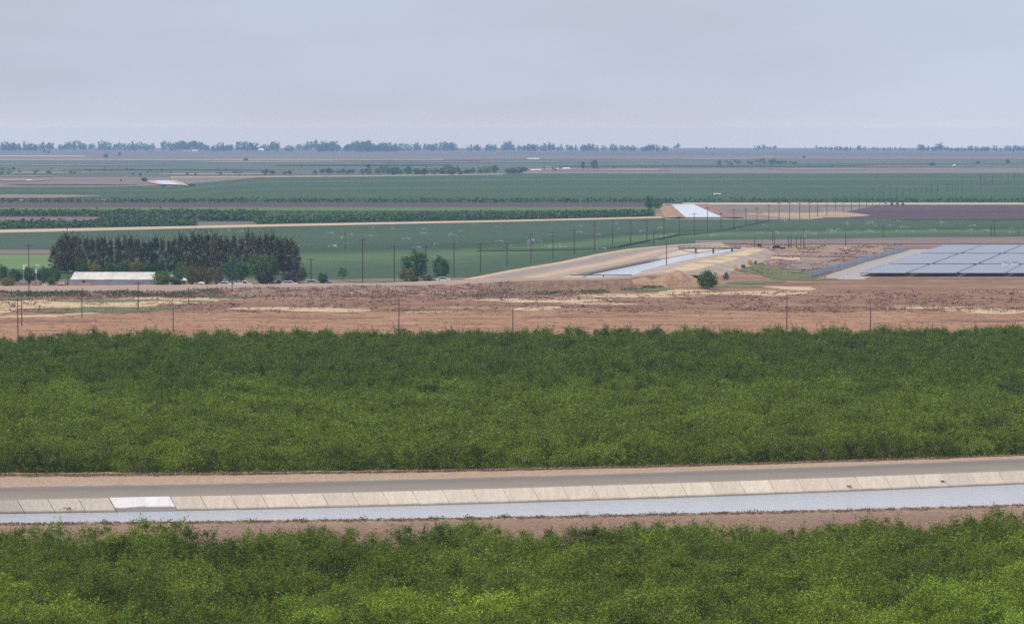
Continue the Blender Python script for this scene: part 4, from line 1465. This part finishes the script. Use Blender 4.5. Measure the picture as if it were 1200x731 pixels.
h_ = px_h(P(942, 291.5), 23)
link('transformer', MB().tube((.45, -.2, h_ - 3.2), (.45, -.2, h_ - 1.9), .36, .36, 10).mesh('transformer', 'insulator grey'), tp)
ROW = [(532, 284, 326), (563, 284, 319), (594, 284, 312), (622, 273, 308), (648, 271, 303.5), (673, 268, 298), (697, 259, 295.5), (718, 257, 288), (739, 257.5, 286), (758, 258, 284), (778, 256, 281.5), (796, 253.5, 278), (813.5, 249.5, 276), (829, 242.5, 273),
       (845, 249, 270), (860, 245, 268.5), (874, 244, 266), (887, 243, 264.5), (901, 240, 262), (913, 237, 259), (925, 237, 258.5), (937, 238, 257.5), (948.5, 237.5, 256.5), (958, 236, 254.5), (969, 233, 253), (979, 231, 247.5), (988, 229.5, 250), (998, 229, 248), (1007, 226, 245.5), (1015.5, 226, 242.5), (1023, 220.5, 240.5), (1031, 219, 239.5)]
proto = None
for i, (x, yt, yb) in enumerate(ROW):
    p = P(x, yb)
    h = px_h(p, yb - yt)
    lab = 'utility pole in the long row running to the upper right, %s from the left' % WORDS[i]
    arms = 2 if i < 7 else 1
    rr = .17 if i < 8 else .19
    o = thing('utility_pole', lab, 'utility pole', p, -.5, 'long row of poles across the fields')
    pole_parts(o, h, arms, rr, i < 8)
FARROW = [(1035, 217.5, 238), (1043, 219, 234), (1051, 220, 237), (1058, 221, 231), (1066, 222, 227.5), (1073, 220, 228), (1080, 219.5, 227), (1086, 219, 227), (1092, 217, 228), (1098.5, 216.5, 227.5), (1110.5, 216, 225), (1116, 215.5, 224), (1120, 215, 223.5), (1127, 207, 222.5), (1138.5, 212, 221), (1149, 206, 220), (1154, 209, 217), (1163, 206.5, 216), (1173, 206, 215), (1181.5, 204, 214), (1189, 201, 213.5), (1194.5, 203, 212)]
for i, (x, yt, yb) in enumerate(FARROW):
    p = P(x, yb)
    h = px_h(p, yb - yt)
    mb = MB().tube((0, 0, -.5), (0, 0, h), .2, .15, 6).box((0, -.2, h - .6), (2.8, .16, .2))
    o = link('utility_pole', mb.mesh('utility_pole', 'pole wood'), loc=p, rz=-.5)
    tag(o, 'tiny far pole crossing the distant green field at upper right, %s from the left' % WORDS[i], 'utility pole', 'distant poles at upper right')

# ------------------------------------------------------------------ farm buildings
def shed(x0, x1, yb, hpx_w, hpx_r, label, m_wall='wall metal', m_roof='roof metal', depth=9.0, doors=((.30, 1.0, .55),), name='shed', cat='shed', posts=True, hip=.6):
    a, b = P(x0, yb), P(x1, yb)
    k = ppm(a)
    L = b.x - a.x
    hw, hr = hpx_w / k, hpx_r / k
    o = thing(name, label, cat, ((a.x + b.x) / 2, a.y + depth / 2, gz(a.x, a.y)))
    mb = MB().box((0, 0, hw / 2), (L, depth, hw))
    for s in range(int(L / .9)):                      # standing ribs of the cladding
        mb.box((-L / 2 + .45 + s * .9, -depth / 2 - .02, hw / 2), (.07, .05, hw - .05))
    for s in (-1, 1):
        mb.add([(s * L / 2, -depth / 2, hw), (s * L / 2, depth / 2, hw), (s * (L / 2 - hip * .4), 0, hw + hr)], [(0, 1, 2)])
    link('wall', mb.mesh('wall', m_wall), o)
    e = .35
    vs = [(-L / 2 - e, -depth / 2 - e, hw), (L / 2 + e, -depth / 2 - e, hw), (L / 2 + e - hip, 0, hw + hr), (-L / 2 - e + hip, 0, hw + hr), (-L / 2 - e, depth / 2 + e, hw), (L / 2 + e, depth / 2 + e, hw)]
    vs += [(x, y, z - .1) for x, y, z in vs]
    mb = MB().add(vs, [(0, 1, 2, 3), (3, 2, 5, 4), (0, 6, 7, 1), (4, 5, 11, 10), (1, 7, 8, 2), (2, 8, 11, 5), (0, 3, 9, 6), (3, 4, 10, 9)])
    for s in range(int(L / 1.8)):
        x = -L / 2 + .9 + s * 1.8
        mb.add([(x, -depth / 2 - e, hw + .02), (x + .08, -depth / 2 - e, hw + .02), (x + .08, 0, hw + hr + .03), (x, 0, hw + hr + .03)], [(0, 1, 2, 3)])
    link('roof', mb.mesh('roof', m_roof), o)
    for f, w_, hh in doors:
        d = link('door', MB().box((-L / 2 + f * L, -depth / 2 - .05, hw * hh * .5 + (hw * .45 if hh < .6 else 0)), (w_, .12, hw * hh)).mesh('door', 'dark steel'), o)
    return o


shed(84, 181.5, 335.3, 7.8, 8.0, 'long low white metal shed in front of the windbreak', doors=((.145, .5, .95),))
shed(199, 205.5, 333, 5.5, 5.5, 'small shed with white roof behind the bushes at the end of the long shed', depth=4, doors=())
shed(213, 218, 336.5, 8, 2.5, 'narrow white outhouse between farm trees', depth=2, doors=((.6, .4, .5),))
shed(233, 239, 336.5, 4.5, 1.5, 'tiny pale lean-to under the olive tree', depth=2, doors=((.5, .5, .5),))
shed(68, 75.5, 336.5, 3.4, 2.6, 'small tan hut left of the long shed', m_wall='grey heap', m_roof='pale track', depth=3, doors=())
FARB = [(214, 222.5, 178.5, 1.5, 1.2, 'red roof', 'distant red roofed farmhouse below the left horizon trees'), (225, 231, 178.2, 1.4, 1.0, 'white metal', 'distant white barn right of the red roofed farmhouse'),
        (301, 309, 178, 2.0, 1.6, 'white metal', 'brightest distant white barn on the horizon'), (303, 312, 175.5, 1.6, 2.0, 'red roof', 'distant reddish building behind the brightest barn'), (316, 322, 177, 1.4, 1.0, 'white metal', 'distant pale barn right of the brightest barn'),
        (365, 371, 175.5, 1.2, 1.0, 'white metal', 'distant white roof left of the dense horizon wood'), (472.5, 477, 176, 1.4, 1.0, 'white metal', 'distant white roof right of the dense horizon wood'),
        (622, 630, 175.5, .9, .8, 'white metal', 'distant white roof under the middle horizon trees'), (662, 667.5, 177, 1.5, 1.0, 'white metal', 'distant white barn between horizon trees right of centre'), (678, 684, 176.5, 1.5, 1.0, 'white metal', 'distant white barn right of the other near centre'),
        (1090, 1095, 177.5, 1.4, 1.0, 'white metal', 'distant white barn under the tall right horizon trees'), (119, 124, 174.5, 1.0, 1.4, 'stubble', 'distant yellowish gable among left horizon trees'),
        (660, 668, 199, 1.4, .9, 'white metal', 'white farm building beside the pair of distant trees'), (639, 646, 197, .6, .8, 'red roof', 'distant orange roofed hut left of the white farm'), (622, 634, 200, .8, .6, 'white metal', 'long pale distant sheds left of the white farm'), (653, 659, 198.5, .8, .6, 'white metal', 'small white hut left of the white farm building'),
        (618, 632, 187, .8, .7, 'white metal', 'long white far building in the pale field'), (1117, 1120, 195, 1.1, .9, 'white metal', 'tiny white hut on the far right plain'), (143, 150, 210.5, .9, .9, 'red roof', 'distant red roof left of the white canal scrap'), (31, 37, 212, .9, .7, 'white metal', 'distant cream hut in the pale field at left'),
        (836.5, 844.5, 228.8, 1.6, .4, 'white metal', 'white trailer standing in the distant green field')]
for (x0, x1, yb, hw, hr, m, lab) in FARB:
    nm = 'trailer' if 'trailer' in lab else 'barn' if 'barn' in lab else 'hut' if 'hut' in lab else 'farm_building'
    shed(x0, x1, yb, hw, hr, lab, m_wall='white metal' if m != 'stubble' else 'stubble', m_roof=m, depth=10 if yb < 190 else 5, doors=((.5, 2.0, .8),), name=nm, cat=nm.replace('_', ' '))


# vehicles and bits of the farmyard
def car(x, yb, label, m='white metal', L=4.6, pickup=False, rz=0.0, name='parked_car', cat='car', z=0.0):
    p = P(x, yb, z)
    o = thing(name, label, cat, p, rz)
    hgt = 1.5
    if pickup:
        prof = [(-L / 2, .4), (L / 2, .4), (L / 2, .95), (L * .28, 1.02), (L * .17, 1.7), (-.02 * L, 1.75), (-.05 * L, 1.05), (-L / 2, 1.05)]
        win = [(L * .25, 1.06), (L * .165, 1.62), (0, 1.64), (0, 1.06)]
    else:
        prof = [(-L / 2, .35), (L / 2, .35), (L / 2, .8), (L * .3, .92), (L * .16, 1.42), (-L * .28, 1.46), (-L * .42, 1.0), (-L / 2, .92)]
        win = [(L * .27, .96), (L * .15, 1.36), (-L * .26, 1.4), (-L * .37, .98)]
    link('body', MB().prism(prof, -.85, .85).mesh('body', m), o)
    link('side_window', MB().prism(win, -.87, -.855).mesh('side_window', 'glass dark'), o)
    for sx in (-.31, .31):
        for sy in (-.8, .8):
            wl_ = link('wheel', MB().tube((L * sx, sy - .12, .34), (L * sx, sy + .12, .34), .34, .34, 12).mesh('wheel', 'black rubber'), o)
            link('rim', MB().tube((L * sx, sy - .135, .34), (L * sx, sy + .135, .34), .19, .19, 10).mesh('rim', 'galvanised'), wl_)
    return o


car(264, 336, 'white car parked left of the white pickup by the levee', L=4.0)
car(285, 336, 'white pickup under the big dark farm tree', pickup=True, L=5.2, name='parked_pickup', cat='pickup')
car(339, 335, 'white van parked in front of the dark purple bush', L=4.8, name='parked_van', cat='van')
car(325, 335, 'dark flatbed parked left of the white van', m='dark steel', pickup=True, L=5, name='parked_pickup', cat='pickup')
car(366, 334, 'silver car parked left of the spiky bush', m='galvanised', L=4.4)
car(519.5, 330.3, 'white car parked under the blue-green tree', L=4.2)
car(911, 292, 'small dark car among the pole group', m='navy box', L=4.2)
car(1036.5, 241, 'white pickup at the corner of the ploughed field', pickup=True, L=5.2, name='parked_pickup', cat='pickup')
p = P(385.5, 335)
o = thing('waste_bin', 'bright blue waste bin right of the spiky bush', 'bin', p)
link('body', MB().box((0, 0, .55), (1.5, 1.2, 1.1)).mesh('body', 'blue plastic'), o)
link('lid', MB().box((0, -.03, 1.15), (1.6, 1.3, .12)).mesh('lid', 'blue plastic'), o)
p = P(889.8, 291.5)
o = thing('signboard', 'dark navy board on two posts beside the far canal', 'board', p)
link('panel', MB().box((0, 0, 1.45), (1.7, .5, .95)).mesh('panel', 'navy box'), o)
for s in (-.6, .6):
    link('post', MB().tube((s, 0, -.2), (s, 0, .98), .07, .07, 7).mesh('post', 'galvanised'), o)
for x, yb, yt, lab in ((28, 336, 311, 'yard lamp with white arm, left of the two by the dark trees'), (42.5, 336, 311, 'yard lamp with white meter box, right of the two by the dark trees')):
    p = P(x, yb)
    h = px_h(p, yb - yt)
    o = thing('yard_lamp', lab, 'lamp post', p)
    link('post', MB().tube((0, 0, -.3), (0, 0, h), .09, .07, 7).mesh('post', 'galvanised'), o)
    link('lamp_head', MB().box((.35, 0, h), (1.3, .5, .25)).mesh('lamp_head', 'white metal'), o)
    link('meter_box', MB().box((0, -.14, h - 1.7 if x > 40 else h - .7), (.5, .3, 1.2)).mesh('meter_box', 'white metal'), o)

# ------------------------------------------------------------------ solar farm
front = [P(x, 324.5) for x in (1005, 1061.5, 1121, 1178, 1236, 1296)]
back = [P(x, 291.2) for x in (1105, 1150.5, 1197, 1243, 1290, 1337)]
NROW = 34
panel_cache = {}
for b_ in range(5):
    for r_ in range(NROW):
        if r_ in (9, 22):
            continue
        f = (r_ + .5) / NROW
        l, rr = front[b_].lerp(back[b_], f), front[b_ + 1].lerp(back[b_ + 1], f)
        xpx = 600 + FPX * l.x / l.y
        if xpx > 1215:
            continue
        L = (rr - l).length - (.6 if b_ != 1 else 1.0)
        dep = (back[b_] - front[b_]).y / NROW - .5
        key = round(L * 2)
        if key not in panel_cache:
            Lk = key / 2
            nx_ = int(Lk)
            vs, fs = [], []
            t_ = math.radians(0.8)
            for zoff in (0, -.06):
                for sy in (-1, 1):
                    for sx in (-1, 1):
                        vs.append((sx * Lk / 2, sy * dep / 2, 1.3 + sy * dep / 2 * math.sin(t_) + zoff))
            me = bpy.data.meshes.new('panel_surface')
            me.from_pydata(vs, [], [(0, 1, 3, 2), (6, 7, 5, 4), (0, 4, 5, 1), (2, 3, 7, 6), (0, 2, 6, 4), (1, 5, 7, 3)])
            me.materials.append(MATS['solar glass'])
            uv = me.uv_layers.new(name='UVMap')
            for pl in me.polygons:
                for li, vi in zip(pl.loop_indices, pl.vertices):
                    uv.data[li].uv = (vs[vi][0], vs[vi][1])
            fr_ = MB().box((0, -dep * .3, 1.12), (Lk, .1, .12)).box((0, dep * .3, 1.16), (Lk, .1, .12))
            po = MB()
            k = 0
            while k * 2.4 < Lk - .5:
                for sy in (-.3, .3):
                    fr_.tube((-Lk / 2 + .4 + k * 2.4, dep * sy, -.2), (-Lk / 2 + .4 + k * 2.4, dep * sy, 1.2), .06, .06, 6)
                k += 1
            panel_cache[key] = (me, fr_.mesh('rack', 'dark steel'))
        c = (l + rr) / 2
        o = thing('solar_table', 'solar panel table, %s from the front in the %s block from the left' % (WORDS[r_ if r_ < 9 else r_ - 1 if r_ < 22 else r_ - 2], WORDS[b_]), 'solar panels',
                  (c.x, c.y, gz(c.x, c.y)), math.atan2(rr.y - l.y, rr.x - l.x), 'tables of the solar farm')
        link('panel_surface', panel_cache[key][0], o)
        link('rack', panel_cache[key][1], o)
band('solar_ground', [(1000, 327)], [(1000, 289.5)], .09, 'brown heap', x0=1100, x1=1330, nx=10)
rows = [[P(x, y, .13) for x, y in ((955, 327), (1062, 292))], [P(x, y, .13) for x, y in ((1012, 327.5), (1112, 291))]]
struct('gravel_road', grid_mesh('gravel_road', [[a.lerp(b, k / 10) for k in range(11)] for a, b in ((rows[0][0], rows[0][1]), (rows[1][0], rows[1][1]))], 'gravel road'))
band('dark_verge', [(1030, 291.4), (1460, 291.4)], [(1030, 287.3), (1200, 286.8), (1460, 286.5)], .15, 'brown heap', x0=1035, x1=1460, nx=16)
# screened fence along the road
A, B = P(949, 325.5), P(1064, 293.2)
d = B - A
L = d.length
fn = thing('screen_fence', 'low grey-blue screen fence along the road left of the solar panels', 'fence', A, math.atan2(d.y, d.x))
mb = MB()
nseg = 40
vs = []
for k in range(nseg + 1):
    s = L * k / nseg
    vs += [(s, .03 * math.sin(k * 2.1), .15), (s, .03 * math.sin(k * 1.7 + 1), 1.95)]
mb.add(vs, [(2 * k, 2 * k + 2, 2 * k + 3, 2 * k + 1) for k in range(nseg)])
link('screen_cloth', mb.mesh('screen_cloth', 'fence cloth'), fn)
for k in range(0, nseg + 1):
    link('fence_post', MB().tube((L * k / nseg, .12, -.3), (L * k / nseg, .12, 2.1), .05, .05, 6).mesh('fence_post', 'galvanised'), fn)
for (x, y, lab) in ((992, 325, 'white cabinet at the road end before the solar panels'), (966.5, 326.5, 'grey cabinet on the grass at the foot of the screen fence'), (991, 292.3, 'white cabinet at the foot of the lone post')):
    p = P(x, y)
    o = thing('equipment_cabinet', lab, 'cabinet', p)
    link('body', MB().box((0, 0, .55), (.8, .6, 1.1)).mesh('body', 'white metal' if 'white' in lab else 'galvanised'), o)
    link('cap', MB().box((0, -.02, 1.14), (.9, .7, .08)).mesh('cap', 'galvanised'), o)
    link('door', MB().box((0, -.315, .55), (.62, .03, .9)).mesh('door', 'white metal' if 'white' in lab else 'galvanised'), o)
for (x, y, lab) in ((1178, 316.5, 'left white inverter box rising above the solar panels at right'), (1189, 316.5, 'right white inverter box rising above the solar panels at right')):
    p = P(x, y)
    o = thing('inverter_box', lab, 'inverter', p)
    link('cabinet', MB().box((0, 0, 1.35), (2.2, 1.0, 2.7)).mesh('cabinet', 'white metal'), o)
    link('roof_cap', MB().box((0, 0, 2.76), (2.4, 1.2, .1)).mesh('roof_cap', 'galvanised'), o)

# ------------------------------------------------------------------ sprinklers watering the green field
def spray_mesh(seed):
    rg = np.random.default_rng(seed)
    n = 260
    t = rg.uniform(0, 1, n) ** .8
    s = rg.choice([-1, 1], n, p=[.3, .7])
    L = 2.6
    x = s * t * L + rg.normal(size=n) * .12
    z = 1.0 + 1.5 * t - 1.9 * t ** 2 + rg.normal(size=n) * .22 * (1 + t)
    y = rg.normal(size=n) * .3
    return quads_mesh('spray_jet', leaf_quads(rg, np.stack([x, y, np.maximum(z, .1)], 1), .17, .6), 'spray')


sprays = [spray_mesh(k) for k in range(3)]
riser = MB().tube((0, 0, -.2), (0, 0, 1.0), .04, .03, 6).box((0, 0, 1.03), (.16, .08, .08)).mesh('riser', 'galvanised')
rs = random.Random(5)
placed = 0
SPR = [(627, 286, 1.5), (386, 275.5, 1), (404, 280, .8), (390, 291, .9), (497, 275.5, .8), (476, 282, .9), (530, 277, .9), (1019, 263, 1), (1059, 268, .9), (705, 293.5, .9), (660, 291.5, .8), (837, 278, .9)]
for x, y, s in SPR + [(rs.uniform(230, 800), rs.uniform(263, 292), rs.uniform(.5, .85)) for _ in range(44)] + [(rs.uniform(850, 1200), rs.uniform(260, 277), rs.uniform(.5, .85)) for _ in range(34)]:
    if 700 < x < 960 and y > 294 - (x - 700) * .06:
        continue
    if y > interp(fld_b, x) - 3 or y < interp(fld_t, x) + 2:
        continue
    p = P(x, y)
    o = thing('sprinkler', 'white sprinkler jet watering the long green field', 'sprinkler', p, rs.uniform(-.3, .3) + rs.choice([0, math.pi]), 'sprinklers in the green field', (s * .8, s * .8, s * .9))
    link('riser', riser, o)
    link('spray_jet', sprays[placed % 3], o)['kind'] = 'stuff'
    placed += 1

# weeds growing on the lining
for (x, f, lab) in ((988, .68, 'small dark weed on the lining left of the other at right'), (1099, .6, 'dark weed on the lining farthest right'), (72, .72, 'flat dark weed on the lining left of the pale slabs')):
    a, b = slab_edge(x)
    p = a.lerp(b, f)
    rg = np.random.default_rng(int(x))
    pts = rg.normal(size=(60, 3)) * np.array([.38 if x < 900 else .2, .12, .07]) + np.array([0, 0, .1])
    o = link('weed', quads_mesh('weed', leaf_quads(rg, pts, .16, .5, .6), 'dark weeds'), loc=p)
    tag(o, lab, 'weed')

# ------------------------------------------------------------------ the air: a closed box of even haze round everything
hz = NT('haze air')
hz.t.nodes.remove(hz.b)
pv = hz.n('ShaderNodeVolumePrincipled')
pv.inputs['Color'].default_value = HAZE_COLOR
pv.inputs['Density'].default_value = HAZE_DENSITY
pv.inputs['Anisotropy'].default_value = 0.0
hz.l(pv.outputs[0], hz.out.inputs['Volume'])
MATS['haze air'] = hz.m
zb = -14400 ** 2 / R2 - 14400 * 2e-5 - 1.5
ho = link('haze', MB().box((0, 0, (zb + 62) / 2), (28900, 28900, 62 - zb)).mesh('haze', 'haze air'))
ho['kind'] = 'stuff'
